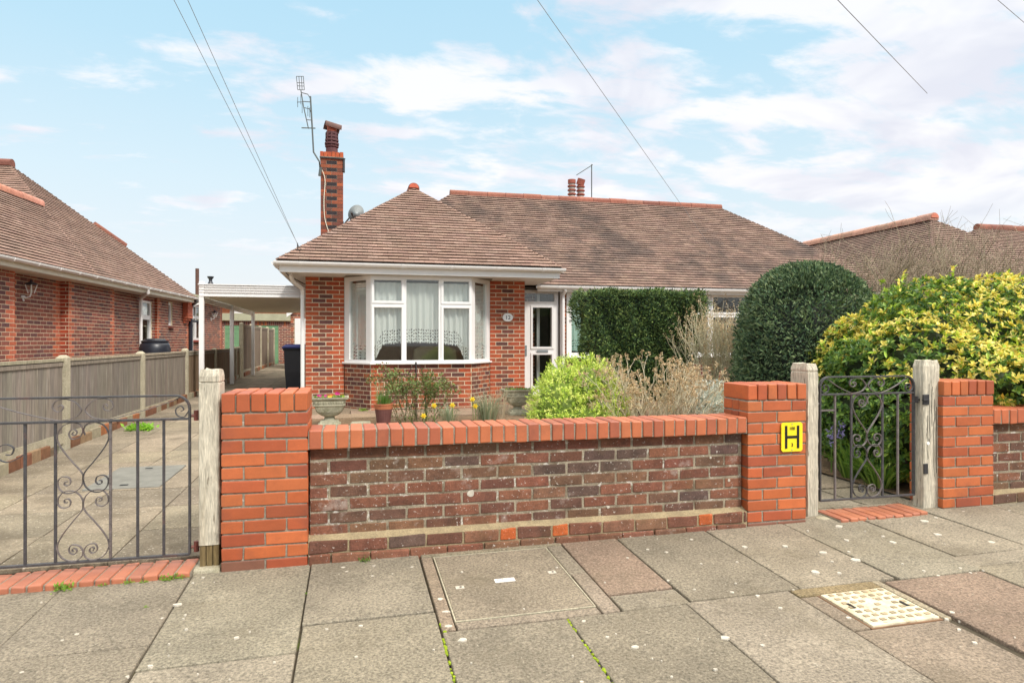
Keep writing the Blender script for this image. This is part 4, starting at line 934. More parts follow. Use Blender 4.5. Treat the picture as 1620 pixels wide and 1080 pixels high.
mb = MB(); mb.box(-.6, -3, 2.49, -.072, 10.15, 2.505); mb.box(-3.85, -2.95, 2.49, -.601, -2.5, 2.505); mb.box(-3.87, -2.98, 2.49, -.072, -2.955, 2.64); mb.build('soffit', m_soffit, LN)
mb = MB(); mb.box(-4, 10.3, 2.7, -.15, 15.2, 2.78); mb.build('flat_roof', m_olive, LN)
mb = MB(); gutter(mb, (-.052, -3, 2.635), (-.052, 10.2, 2.635), (1, 0, 0), brackets=.75); gutter(mb, (-.16, 11.2, 2.70), (-.16, 15.2, 2.70), (1, 0, 0)); mb.build('gutter', m_white, LN)
mb = MB(); mb.tube([(.02, 6.1, 2.58), (.02, 6.12, 2.50), (-.36, 6.75, 2.40), (-.38, 6.80, 2.34), (-.38, 6.80, .2)], .037, 10); mb.build('downpipe', m_white, LN)
mb = MB(); mb.tube([(-.08, 11.6, 2.66), (-.10, 11.55, 2.58), (-.34, 11.05, 2.46), (-.36, 11.0, 2.40), (-.36, 11.0, .2)], .037, 10); mb.build('downpipe', m_white, LN)
mb = MB(); mb.tube([(.0, 10.15, 2.58), (-.1, 10.4, 2.5), (-.3, 10.75, 2.45), (-.32, 10.75, 2.3), (-.32, 10.75, .2)], .06, 10); mb.tube([(-.3, 10.75, 1.95), (-.15, 11.1, 1.93)], .03, 8); mb.build('soil_pipe', m_black, LN)
mb = MB(); mb.tube([(-.3, 11.36, 2.6), (-.3, 11.36, 3.66)], .058, 10); mb.build('vent_pipe', m_brown, LN)
# wall lanterns
def lantern(x, y, z, lab):
    o = thing('wall_lantern', (x, y, z), lab, 'wall lamp', None, rz=-math.radians(3.55))
    mb = MB(); mb.lathe([(.045, -.02), (.05, 0), (.03, .02)], (.0, 0, -.10), 12); mb.tube([(0, 0, -.10), (.05, 0, -.12), (.12, 0, -.10), (.14, 0, -.04)], .012, 8); mb.tube([(0, 0, -.11), (.03, -.01, -.18)], .014, 8); mb.build('arm', m_white, o)
    mb = MB(); mb.lathe([(.05, 0), (.10, .15)], (.14, 0, -.04), 6, cap=False); mb.build('glass', m_glass, o)
    mb = MB(); mb.lathe([(.115, .15), (.10, .17), (.02, .21), (.012, .24)], (.14, 0, -.04), 6); mb.build('cap', m_black, o)
    mb = MB(); mb.tube([(.14, 0, -.04), (.14, 0, .06)], .018, 8); mb.build('bulb', m_cream, o)
    for k in range(6):
        t = math.tau*k/6; q = MB(); q.tube([(.14+.05*math.cos(t), .05*math.sin(t), -.04), (.14+.1*math.cos(t), .1*math.sin(t), .11)], .006, 4); q.build('rib', m_white, o)
    return o
def LW(x, y, z):
    a = -math.radians(3.55); return (-5.27+x*math.cos(a)-y*math.sin(a), 11.7+x*math.sin(a)+y*math.cos(a), z)
lantern(*LW(-.50, 1.62, 2.20), 'glass wall lantern on the near end of the left bungalow'); lantern(*LW(-.45, 13.5, 2.22), 'small wall lantern on the far rear wall beside the carport')
# water butt
o = thing('water_butt', LW(.15, 6.2, .0), 'black plastic water butt standing behind the fence', 'water butt')
mb = MB(); mb.lathe([(.30, 0), (.34, .3), (.35, .7), (.345, .74), (.355, .76), (.35, 1.0), (.33, 1.1), (.29, 1.16)], (0, 0, .12), 24); mb.build('barrel', m_black, o, smooth=True)
mb = MB(); mb.lathe([(.30, 1.16), (.31, 1.20), (.24, 1.22), (.22, 1.25), (.05, 1.26)], (0, 0, .12), 24); mb.build('lid', m_black, o)
# ================================================================ FENCE
def fence(label, posts, zt, zb, name='fence'):
    o = thing(name, (-3.13, (posts[0]+posts[-1])/2, 0), label, 'fence')
    for y in posts:
        q = MB(); z = drv(y); t = zt+.05+uni(0, .02)
        q.loft([[(-3.18, y-.05, z-.1), (-3.07, y-.05, z-.1), (-3.07, y+.05, z-.1), (-3.18, y+.05, z-.1)], [(-3.18, y-.05, t-.03), (-3.07, y-.05, t-.03), (-3.07, y+.05, t-.03), (-3.18, y+.05, t-.03)], [(-3.15, y-.025, t), (-3.10, y-.025, t), (-3.10, y+.025, t), (-3.15, y+.025, t)]]); q.build('post', m_conc, o, bevel=.004)
    for a, e in zip(posts[:-1], posts[1:]):
        q = MB(); y = a+.055; tone = R.choice([lin(130, 121, 111), lin(122, 114, 105), lin(134, 124, 112)]) if a < 13 else lin(126, 106, 84)
        if zt > 1.5: tone = lin(122, 108, 94)
        while y < e-.055:
            w = min(.088, e-.055-y); x = -3.125+uni(-.002, .002)
            q.hexa([(x-.012, y, zb+.02), (x+.004, y, zb+.02), (x+.012, y+w+.004, zb+.02), (x-.006, y+w+.004, zb+.02), (x-.012, y, zt-.02), (x+.004, y, zt-.02), (x+.012, y+w+.004, zt-.02), (x-.006, y+w+.004, zt-.02)], vary(tone, .14, .03)); y += .09
        pn = q.build('panel', m_board, o)
        q = MB(); q.box(-3.15, a+.05, zt-.019, -3.095, e-.05, zt+.012, vary(lin(160, 150, 130), .1)); q.box(-3.112, a+.056, zt-.07, -3.102, e-.056, zt-.03, vary(lin(140, 130, 116), .1)); q.build('capping_rail', m_board, pn)
        q = MB(); za, ze = drv(a), drv(e); q.hexa([(-3.145, a+.05, za+.10), (-3.105, a+.05, za+.10), (-3.105, e-.05, za+.10), (-3.145, e-.05, za+.10), (-3.145, a+.05, zb+.018), (-3.105, a+.05, zb+.018), (-3.105, e-.05, zb+.018), (-3.145, e-.05, zb+.018)]); q.build('gravel_board', m_conc, o)
    mb = MB(); y = posts[0]
    while y < posts[-1]-.1:
        L_ = R.choice([.22, .22, .33, .11]); z = drv(y)
        if all(abs(y+L_/2-p) > .16 for p in posts) and rnd() < .9: mb.box(-3.16, y, z-.05, -3.062+uni(-.01, .006), y+L_-.012, z+.105+uni(-.01, .01), pick([lin(150, 96, 62), lin(132, 90, 66), lin(146, 120, 92), lin(150, 140, 118), lin(120, 82, 60)]))
        y += L_
    mb.build('brick_footing', m_brick, o, bevel=.005); keep(o)
fence('low weathered board fence with concrete posts running beside the driveway', [2.79+2.75*k for k in range(1, 7)]+[19.9], 1.105, .27)
fence('taller brown panel fence at the far end of the driveway', [20.4, 22.4, 24.4, 26.4, 28.4], 1.80, .45)
# ================================================================ CARPORT
o = thing('carport', (-1.85, 17.5, .2), 'white lean-to carport on slim posts beside the bungalow', 'carport')
mb = MB()
mb.box(-2.95, 14.18, 2.20, -.78, 14.21, 2.43)
for k in range(4): mb.box(-2.95, 14.15-.002*k, 2.205+k*.052+(.03 if k else 0), -.78, 14.178, 2.24+k*.052+(.015 if k else 0))
mb.box(-2.97, 14.13, 2.432, -.76, 14.25, 2.45); mb.build('fascia', m_white, o)
mb = MB(); y = 14.22
while y < 21.6:
    mb.box(-2.93, y, 2.255, -.78, y+.16, 2.27); mb.box(-2.93, y+.161, 2.20, -.78, y+.24, 2.25); y += .242
mb.build('roof_sheet', m_cream, o)
mb = MB(); mb.box(-2.98, 14.24, 2.10, -2.931, 21.6, 2.2); mb.build('side_beam', m_white, o)
for y in (14.2, 17.6, 21.2):
    q = MB(); q.box(-2.96, y-.04, .1, -2.87, y+.04, 2.199 if y > 15 else 2.50); q.build('post', m_white, o, bevel=.006)
keep(o)
# wheelie bin
o = thing('wheelie_bin', (-1.07, 13.9, .2), 'dark wheeled rubbish bin with a blue lid beside the brick corner', 'wheelie bin')
mb = MB(); rr = lambda hx, y0, y1, z: [(-hx, y0, z), (hx, y0, z), (hx, y1, z), (-hx, y1, z)]
mb.loft([rr(.19, -.20, .22, .04), rr(.22, -.26, .26, .5), rr(.235, -.29, .28, .93), rr(.255, -.31, .30, .94), rr(.255, -.31, .30, .97)]); mb.build('body', m_black, o, bevel=.02)
mb = MB(); mb.loft([rr(.265, -.33, .32, .972), rr(.27, -.34, .33, 1.0), rr(.20, -.26, .28, 1.05)]); mb.tube([(-.2, .36, .98), (.2, .36, .98)], .018, 8); mb.build('lid', m_blue, o, bevel=.012)
for x in (-.2, .2):
    mb = MB(); mb.tube([(x-.025, .25, .1), (x+.025, .25, .1)], .1, 16); mb.build('wheel', m_black, o)
# ================================================================ GARAGES
o = thing('garage', (-4, 30, .2), 'flat roofed garage with a green panelled door behind the fence', 'garage')
mb = MB(); mo = MB()
bricks(mb, mo, (-5.75, 30), (1, 0, 0), (0, -1, 0), 3.35, .2, 2.0, NBR, holes=[(.5, 2.66, .1, 2.05)], course=.075)
for k in range(43): mb.box(-5.75+k*.078, 29.99, 2.003, -5.75+k*.078+.068, 30.05, 2.16, pick(NBR+OR[:1]))
mo.box(-5.75, 30.0, 2.0, -2.4, 30.1, 2.2); mo.box(-2.5, 30.12, .2, -2.4, 35, 2.4)
mb.build('brick_wall', m_brick, o); mo.build('mortar', m_mort, o)
mb = MB(); mb.box(-5.95, 29.85, 2.2, -2.3, 29.9, 2.5); mb.box(-5.95, 29.9, 2.45, -2.3, 35, 2.5); mb.build('flat_roof', m_olive, o)
mb = MB()
for k in range(9): mb.box(-5.25, 30.02+.01*(k % 1), .2+k*.206, -3.1, 30.06, .2+k*.206+.196)
mb.box(-5.25, 30.05, .2, -3.1, 30.08, 2.03); mb.build('door', m_green, o); keep(o)
o = thing('garage', (-1.0, 24, .2), 'small brick garage with a white door at the end of the driveway', 'garage')
mb = MB(); mo = MB(); bricks(mb, mo, (-2.08, 24), (1, 0, 0), (0, -1, 0), 2.6, .2, 2.25, HSE+EDG, holes=[(.13, 1.2, .1, 2.12)]); bricks(mb, mo, (-2.08, 28), (0, -1, 0), (-1, 0, 0), 4, .2, 2.25, HSE); 
mb.mesh([(-2.08, 23.99, 2.26), (.52, 23.99, 2.26), (-.78, 23.99, 3.1), (-2.08, 24.1, 2.26), (.52, 24.1, 2.26), (-.78, 24.1, 3.1)], [(0, 1, 2), (0, 2, 5, 3), (1, 4, 5, 2), (3, 5, 4)], EDG[0]); mb.build('brick_wall', m_brick, o); mo.build('mortar', m_mort, o)
mb = MB(); mb.box(-1.94, 24.0, .22, -.9, 24.05, 2.12); mb.build('door', m_white, o, bevel=.01)
mb = MB(); mb.loft([[(-2.2, y, 2.15), (-.78, y, 3.12), (-.78, y, 3.26), (-2.2, y, 2.30)] for y in (23.9, 23.94)]); mb.build('bargeboard', m_white, o)
mb = MB(); mb.poly([(-2.2, 23.92, 2.3), (-.78, 23.92, 3.26), (-.78, 28, 3.26), (-2.2, 28, 2.3)]); mb.poly([(.6, 23.92, 2.3), (-.78, 23.92, 3.26), (-.78, 28, 3.26), (.6, 28, 2.3)]); mb.build('roof', m_tile_l, o); keep(o)
o = thing('flue', (-4.65, 24, 2.6), 'small black flue cowl rising above the carport roof', 'flue')
mb = MB(); mb.lathe([(.11, .6), (.09, .66), (.055, .74), (.055, .80), (.10, .86), (.11, .90)], (0, 0, 0), 12); mb.lathe([(.03, 0), (.03, .62)], (0, 0, 0), 8); mb.build('cowl', m_black, o)
# rear house glimpsed under the carport roof
o = thing('house', (-5, 46, 0), 'distant orange brick house glimpsed between the carport roof and the flat garage', 'house')
mb = MB(); mb.box(-12, 46, 0, 1, 52, 3.7, lin(190, 120, 86)); mb.build('wall', m_brick, o); mb = MB()
for x in (-7.5, -3.6): mb.box(x, 45.9, 2.3, x+1.2, 45.98, 3.5)
mb.build('window', m_white, o); mb = MB(); mb.loft([[(-12.4, 45.5, 3.7), (1.4, 45.5, 3.7), (1.4, 52.5, 3.7), (-12.4, 52.5, 3.7)], [(-10, 48.8, 4.6), (-1, 48.8, 4.6), (-1, 49.2, 4.6), (-10, 49.2, 4.6)]], lin(150, 110, 96)); mb.build('roof', m_tile_l, o); keep(o)
# ================================================================ WIRES
def wire(pts, label, r=.003, sag=.12):
    a, c_ = Vector(pts[0]), Vector(pts[1]); P = []
    for k in range(25):
        t = k/24; P.append(a+(c_-a)*t-Vector((0, 0, 4*sag*t*(1-t))))
    mb = MB(); mb.tube(P, r, 5); o = mb.build('overhead_wire', m_wire)
    o['label'] = label; o['category'] = 'wire'; o['group'] = 'overhead telephone wires'
def ext(a, b_, k): return tuple(b_[i]+(b_[i]-a[i])*k for i in range(3))
A1, B1 = (-.841, 11.2, 2.85), (-1.581, 6.559, 4.421)
wire((A1, ext(A1, B1, .9)), 'left wire of the pair running up from the left eave of the bungalow', sag=.0)
A2, B2 = (-.86, 11.22, 2.88), (-1.458, 6.529, 4.421)
wire((A2, ext(A2, B2, .9)), 'right wire of the pair running up from the left eave of the bungalow', sag=.0)
A3, B3 = (8.03, 13.6, 3.45), (1.916, 6.738, 4.941)
wire((A3, ext(A3, B3, .7)), 'single wire crossing the sky and ending on the long main roof', r=.0038, sag=-.0)
A4, B4 = (11.902, 11.513, 6.583), (6.457, 7.692, 5.979)
wire((A4, ext(A4, B4, .8)), 'short dark wire high in the sky on the right', r=.006, sag=0)
A5, B5 = (8.938, 7.088, 5.668), (7.631, 6.377, 5.46)
wire((ext(B5, A5, 1.5), ext(A5, B5, 2)), 'wire cutting across the top right corner of the sky', r=.004, sag=0)
mb = MB(); mb.tube([(-.86, 11.15, 2.6), (-.86, 11.17, 2.9)], .008, 6); mb.tube([(-.86, 11.17, 2.86), (-.80, 11.12, 2.80), (-.86, 11.14, 2.72)], .006, 6)
k = mb.build('wire_hook', m_dark); tag(k, 'small hook on the eave tiles where the pair of wires lands', 'hook')
# ================================================================ PLANTS
def rleaf(mb, p, d, up, L_, w, c, fold=.15, c2=None):
    d = d.normalized(); s = d.cross(up)
    if s.length < 1e-4: s = d.orthogonal()
    s.normalize(); n = s.cross(d); k = len(mb.v); h = n*w*fold
    mb.v += [tuple(q) for q in (p, p+d*L_*.28+s*w*.42+h, p+d*L_*.66+s*w*.46+h, p+d*L_-n*L_*.10, p+d*L_*.66-s*w*.46+h, p+d*L_*.28-s*w*.42+h, p+d*L_*.5-n*.001)]
    mb.f += [(k, k+6, k+1), (k+1, k+6, k+2), (k+2, k+6, k+3), (k+3, k+6, k+4), (k+4, k+6, k+5), (k+5, k+6, k)]; mb.c += [c, c, c2 or c, c2 or c, c, c]
def rdir():
    z = uni(-1, 1); t = uni(0, math.tau); s = math.sqrt(1-z*z); return Vector((s*math.cos(t), s*math.sin(t), z))
def leaf(mb, p, d, up, L_, w, c, fold=.25, c2=None):
    d = d.normalized(); s = d.cross(up)
    if s.length < 1e-4: s = d.orthogonal()
    s.normalize(); n = s.cross(d)
    m = p+d*L_*.45; t = p+d*L_-n*L_*.08
    k = len(mb.v)
    mb.v += [tuple(p), tuple(m+s*w/2+n*w*fold), tuple(t), tuple(m-s*w/2+n*w*fold), tuple(m-n*0)]
    mb.f += [(k, k+4, k+1), (k+1, k+4, k+2), (k, k+3, k+4), (k+4, k+3, k+2)]; mb.c += [c, c2 or c, c, c2 or c]
def in_ell(p, e, s=1.0): return sum(((p[i]-e[0][i])/(e[1][i]*s))**2 for i in range(3)) < 1
def on_blobs(ells, depth=.2, zmin=.1):
    """random point near the surface of a union of ellipsoids with its outward normal"""
    wts = [e[1][0]*e[1][1]+e[1][1]*e[1][2]+e[1][0]*e[1][2] for e in ells]
    while True:
        e = R.choices(ells, wts)[0]; d = rdir(); k = 1-depth*rnd()**1.6
        p = Vector([e[0][i]+d[i]*e[1][i]*k for i in range(3)])
        if p.z < zmin: continue
        if any(f is not e and in_ell(p, f, .86) for f in ells): continue
        n = Vector([d[i]/e[1][i] for i in range(3)]).normalized(); return p, n
def core(ells, s, c):
    mb = MB()
    for e in ells:
        mb.loft([[(e[0][0]+e[1][0]*s*math.sin(math.pi*(i+.05)/8.1)*math.cos(math.tau*k/14), e[0][1]+e[1][1]*s*math.sin(math.pi*(i+.05)/8.1)*math.sin(math.tau*k/14), max(.05, e[0][2]-e[1][2]*s*math.cos(math.pi*i/8))) for k in range(14)] for i in range(9)], c)
    return mb
def stems(mb, base, tops, r, c, n=4):
    for t in tops: 
        b_ = Vector(base); t = Vector(t); m = b_+(t-b_)*.5+Vector((uni(-.05, .05), uni(-.05, .05), uni(-.02, .06)))
        mb.tube([b_, m, t], [r, r*.75, r*.45], n, vary(c, .15))
def lumpy(p, f=6, ph=0): return math.sin(p[0]*f+ph)*math.sin(p[1]*f*1.1+1.3+ph)*math.sin(p[2]*f*.9+2.1)
# -------- yew ball (dome topiary)
YG = [lin(96, 118, 84), lin(82, 106, 76), lin(112, 132, 92), lin(66, 88, 66), lin(128, 144, 102)]
def yew(name, label, f, count, size, pal, parent_xy, trunk_h=.5, coref=None):
    o = thing(name, (*parent_xy, .1), label, 'topiary bush'); mb = MB()
    for _ in range(count):
        p, n = f(); 
        d = (n*uni(.35, 1)+Vector((0, 0, uni(-.1, .5)))+rdir()*.75).normalized()
        c = vary(R.choice(pal), .2, .06)
        leaf(mb, p, d, rdir(), size*uni(.7, 1.3), size*uni(.25, .4), c, .2)
    mb.build('foliage', m_needle, o)
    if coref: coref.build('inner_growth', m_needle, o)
    tb = MB(); tb.tube([(parent_xy[0], parent_xy[1], .0), (parent_xy[0], parent_xy[1], trunk_h)], [.06, .05], 8, lin(96, 76, 60)); tb.build('trunk', m_twig, o)
    keep(o); return o
DC_ = Vector((5.38, 6.95, 0)); DR = .845
def prof_dome(z):   # radius of the clipped dome at height z
    t = (z-.15)/2.10
    if t > 1: return 0
    return DR*(.97+.04*math.sin(t*3)) if t < .5 else DR*math.sqrt(max(0, 1-((t-.5)/.5)**2.3))*1.0
def fdome():
    while True:
        z = uni(.15, 2.24); a = uni(0, math.tau); r = prof_dome(z)
        if rnd() > .35+r/DR: continue
        if z > 2.0 and rnd() < .0: continue
        e = .04*math.sin(a*3+z*2)+.03*math.sin(a*7+z*5)+.022*math.sin(a*19+z*8)*math.sin(z*15+a*6); k = (r+e*min(1, r*2))-.15*rnd()**1.3
        dz = (prof_dome(z+.02)-r)/.02; n = Vector((math.cos(a), math.sin(a), -dz if dz < 0 else 0)).normalized()
        return Vector((DC_.x+k*math.cos(a), DC_.y+k*math.sin(a), z)), n
def fdome_top():
    a = uni(0, math.tau); r = math.sqrt(rnd())*.62
    z = 2.25-.0*r
    # invert the profile
    t = .5+.5*(max(0, 1-(r/DR)**2))**(1/2.3); z = .15+2.10*t-.06*rnd()
    return Vector((DC_.x+r*math.cos(a), DC_.y+r*math.sin(a), z)), Vector((math.cos(a)*r, math.sin(a)*r, .8)).normalized()
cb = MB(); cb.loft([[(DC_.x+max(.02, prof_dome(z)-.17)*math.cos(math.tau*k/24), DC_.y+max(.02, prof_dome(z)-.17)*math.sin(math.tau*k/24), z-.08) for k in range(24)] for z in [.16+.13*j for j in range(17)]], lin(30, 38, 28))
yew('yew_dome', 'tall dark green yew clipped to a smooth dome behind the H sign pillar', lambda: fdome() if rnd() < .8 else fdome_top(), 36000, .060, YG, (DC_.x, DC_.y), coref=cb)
# -------- square clipped yew
SQC = Vector((4.12, 9.05, 0)); ang = -math.radians(6)
def sq_half(z):  # narrower at the foot
    t = max(0, min(1, (z-1.0)/.85)); return .68+.245*t**.6
def fsq():
    while True:
        z = uni(.5, 2.04); hx = sq_half(z); hy = .42
        m = rnd(); dpt = .10*rnd()**1.5; lump = .055
        if z > 1.0 and m < .25:
            x, y = uni(-hx, hx), uni(-hy, hy); zz = 2.04-.05*rnd()+.02*math.sin(x*9)-.05*(abs(x)/hx)**6; n = Vector((0, 0, 1)); p = Vector((x, y, zz-dpt*.5))
        elif m < .75:
            x = uni(-hx, hx); p = Vector((x, -hy+dpt+lump*math.sin(x*8)*math.sin(z*6+x*3)+.02*math.sin(x*23+z*9), z)); n = Vector((0, -1, 0))
        else:
            s = -1 if rnd() < .6 else 1; y = uni(-hy, hy); p = Vector((s*(hx-dpt)+lump*math.sin(z*9+y*5), y, z)); n = Vector((s, 0, 0))
        cxr = abs(p.x)/hx
        if cxr > .93 and abs(p.y) > hy*.85 and rnd() < .7: continue
        return Vector((SQC.x+p.x*math.cos(ang)-p.y*math.sin(ang), SQC.y+p.x*math.sin(ang)+p.y*math.cos(ang), p.z)), n
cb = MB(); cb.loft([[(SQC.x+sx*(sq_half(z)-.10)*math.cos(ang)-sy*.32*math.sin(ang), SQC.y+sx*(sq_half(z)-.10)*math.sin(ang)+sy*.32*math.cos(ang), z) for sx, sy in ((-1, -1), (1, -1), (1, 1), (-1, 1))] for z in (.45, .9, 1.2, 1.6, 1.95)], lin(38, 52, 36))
YG2 = [lin(84, 108, 62), lin(70, 94, 58), lin(102, 126, 70), lin(58, 80, 52), lin(124, 140, 78)]
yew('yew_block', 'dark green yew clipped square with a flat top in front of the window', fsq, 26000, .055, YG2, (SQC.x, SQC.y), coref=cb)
# -------- lime green conifer-like shrub
EL = [((1.92, 5.95, .58), (.30, .34, .44)), ((2.22, 5.98, .72), (.29, .34, .44)), ((1.84, 5.85, .36), (.27, .30, .38)), ((2.12, 5.75, .42), (.30, .32, .40)), ((2.05, 6.15, .78), (.24, .28, .36)), ((2.36, 5.85, .5), (.18, .25, .42))]
o = thing('lime_shrub', (2.15, 6.1, .1), 'bright lime green rounded shrub just behind the low front wall', 'shrub'); mb = MB()
LG = [lin(214, 226, 112), lin(198, 216, 88), lin(176, 202, 78), lin(226, 234, 130), lin(146, 176, 62)]
for _ in range(4600):
    p, n = on_blobs(EL, .30); 
    dn = (n+rdir()*.35+Vector((0, 0, .25))).normalized(); t = R.choice(LG); q = p+n*.03*lumpy(p, 22)
    for k in range(5): leaf(mb, q+dn*.010*k, (dn*.8+rdir()*.75).normalized(), dn, uni(.018, .032), uni(.008, .013), vary(t, .16, .04), .2)
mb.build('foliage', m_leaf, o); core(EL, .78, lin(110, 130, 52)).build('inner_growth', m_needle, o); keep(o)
# -------- big variegated hedge
EH = [((5.12, 5.05, .95), (.60, .60, .62)), ((5.6, 5.35, 1.15), (.80, .70, .78)), ((6.4, 5.3, 1.2), (.9, .75, .78)), ((7.3, 5.3, 1.2), (.9, .8, .80)), ((8.2, 5.4, 1.15), (.9, .8, .78)),
      ((4.75, 4.75, .55), (.42, .42, .50)), ((5.3, 4.75, .75), (.55, .5, .62)), ((5.2, 4.35, .96), (.30, .32, .22)), ((5.55, 4.15, .85), (.32, .36, .32)), ((6.2, 4.55, .9), (.7, .55, .6)), ((5.35, 5.9, .9), (.6, .5, .7)), ((7.2, 4.5, .9), (.8, .55, .6)),
      ((4.68, 5.4, .55), (.38, .42, .42)), ((4.8, 5.35, 1.05), (.33, .35, .30))]
o = thing('variegated_hedge', (6.2, 5.2, .1), 'big glossy hedge of yellow and green leaves spilling over the right wall', 'hedge'); mb = MB()
YE = [lin(232, 214, 96), lin(240, 226, 122), lin(222, 204, 84), lin(236, 222, 140)]
GR = [lin(100, 134, 54), lin(84, 118, 50), lin(120, 150, 62), lin(70, 102, 52), lin(140, 166, 68)]
LI = [lin(186, 206, 70), lin(168, 196, 60)]
def patch(p): return .62*math.sin(p[0]*3.1+1)*math.sin(p[2]*3.7+.4)+.5*math.sin(p[0]*7.3+p[1]*4)*math.sin(p[2]*6.1+1.2)
for _ in range(10500):
    p, n = on_blobs(EH, .24)
    dn = (n*.9+rdir()*.35+Vector((0, 0, .45))).normalized()
    lowgate = p.x < 5.0 and p.z < .95
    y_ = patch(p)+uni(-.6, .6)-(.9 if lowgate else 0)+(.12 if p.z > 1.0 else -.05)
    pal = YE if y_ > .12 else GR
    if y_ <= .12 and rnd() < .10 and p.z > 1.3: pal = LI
    nl = 7; t0 = uni(0, 6); x = dn.orthogonal().normalized(); yv = dn.cross(x)
    for k in range(nl):
        t = t0+k*math.tau/nl*1.6; tilt = uni(.35, .8)
        ld = (dn*(1-tilt)*1.1+(x*math.cos(t)+yv*math.sin(t))*tilt).normalized()
        c = vary(R.choice(pal), .14, .04)
        if pal is YE and rnd() < .3: c = vary(R.choice(GR[2:3]+LI), .15)
        rleaf(mb, p+dn*.012*(k/nl), ld, dn, uni(.034, .076), uni(.018, .029), c, .16, vary(YE[1], .08) if pal is YE and rnd() < .5 else None)
for _ in range(9000):
    p, n = on_blobs(EH, .45); p = p-n*.05
    rleaf(mb, p, (n*.5+rdir()).normalized(), rdir(), uni(.05, .085), uni(.025, .035), vary(R.choice(GR[:4]), .2), .15)
mb2 = MB()
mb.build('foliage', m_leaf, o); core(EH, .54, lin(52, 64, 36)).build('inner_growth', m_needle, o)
for _ in range(90):
    p, n = on_blobs(EH, .02, 1.0); dn = (n*.5+Vector((0, 0, 1))+rdir()*.4).normalized(); q = p+dn*uni(.05, .16)
    for k in range(9): rleaf(mb2, q-dn*.012*k, (dn*.6+rdir()).normalized(), dn, uni(.04, .07), .024, vary(R.choice(LI+YE[:1]), .12), .15)
mb2.build('new_shoots', m_leaf, o)
tb = MB(); stems(tb, (4.9, 5.2, .05), [(4.7+.12*k, 5.0+.05*k, .9) for k in range(5)], .014, lin(110, 88, 66)); stems(tb, (6, 5.3, .05), [(5.6+.3*k, 5.2, 1) for k in range(5)], .02, lin(110, 88, 66)); tb.build('stems', m_twig, o); keep(o)
# -------- twiggy branching
def twigs(mb, p, d, L_, r, depth, c, tips, spread=.5, up=.15, n=4):
    p = Vector(p); d = Vector(d).normalized(); q = p+d*L_
    mid = p+d*L_*.5+rdir()*L_*.06
    mb.tube([p, mid, q], [r, r*.85, r*.7], n if r > .003 else 3, vary(c, .15), cap=False)
    if depth == 0: tips.append((q, d)); return
    for k in range(R.choice([2, 2, 3])):
        nd_ = (d+rdir()*spread+Vector((0, 0, up))).normalized(); twigs(mb, q if k else mid+(q-mid)*uni(.3, 1), nd_, L_*uni(.6, .85), r*.66, depth-1, c, tips, spread, up, n)
# dried hydrangea-like shrub with tan heads
o = thing('dried_shrub', (2.75, 5.75, .1), 'leafless pale shrub topped with dried tan flower heads behind the low wall', 'shrub'); mb = MB(); tips = []
ST = lin(204, 194, 168)
for k in range(62):
    a = uni(0, math.tau); r_ = uni(0, .22); x = 2.78+r_*math.cos(a)*1.5; y = 5.75+r_*math.sin(a)
    twigs(mb, (x, y, .12), ((x-2.78)*1.7+uni(-.40, .40), (y-5.75)*1.2+uni(-.25, .25), 1), uni(.25, .41), .0075, 3, ST, tips, .5, .12)
mb.build('stems', m_twig, o); mb = MB(); TAN = [lin(204, 180, 142), lin(188, 162, 126), lin(214, 194, 158), lin(170, 146, 112)]
for (p, d) in tips:
    if p.z < .78 and rnd() < .6: continue
    s = .026 if rnd() < .5 else .016
    for k in range(11):
        q = p+rdir()*s*uni(.4, 1); leaf(mb, q, rdir(), rdir(), uni(.014, .024), uni(.010, .018), vary(R.choice(TAN), .15), .3)
mb.build('seed_heads', m_petal, o); keep(o)
# buddleja-like bare shrub by the window
o = thing('bare_shrub', (4.95, 8.1, .1), 'tall bare shrub with brown seed sprays between the two clipped yews', 'shrub'); mb = MB(); tips = []
for k in range(46):
    x = 5.0+uni(-.25, .3); y = 8.15+uni(-.2, .2)
    twigs(mb, (x, y, .15), (uni(-.32, .22), uni(-.3, .3), 1), uni(.46, .63), .010, 3, lin(192, 184, 156), tips, .45, .28)
mb.build('stems', m_twig, o); mb = MB()
for (p, d) in tips:
    for k in range(8): q = p+d*uni(-.04, .10)+rdir()*.02; leaf(mb, q, rdir(), rdir(), uni(.015, .028), uni(.010, .016), vary(R.choice(TAN), .2), .2)
for _ in range(700):
    p, d = R.choice(tips); q = p-Vector((0, 0, uni(.1, .9)))+rdir()*.12; leaf(mb, q, (rdir()+Vector((0, 0, .6))).normalized(), rdir(), uni(.05, .08), .014, vary(lin(158, 162, 128), .2), .1)
mb.build('seed_heads', m_petal, o); keep(o)
# silver leaved plant
o = thing('silver_plant', (3.3, 5.6, .1), 'low silvery white foliage plant against the left side of the H sign pillar', 'plant'); mb = MB()
ES = [((3.45, 5.85, .62), (.34, .3, .30)), ((3.2, 5.7, .45), (.3, .3, .35))]
for _ in range(2600):
    p, n = on_blobs(ES, .3); leaf(mb, p, (n+rdir()*.9).normalized(), rdir(), uni(.03, .05), uni(.010, .018), vary(lin(206, 210, 198), .15), .2)
mb.build('foliage', m_leaf, o); core(ES, .7, lin(120, 124, 108)).build('inner_growth', m_needle, o); keep(o)
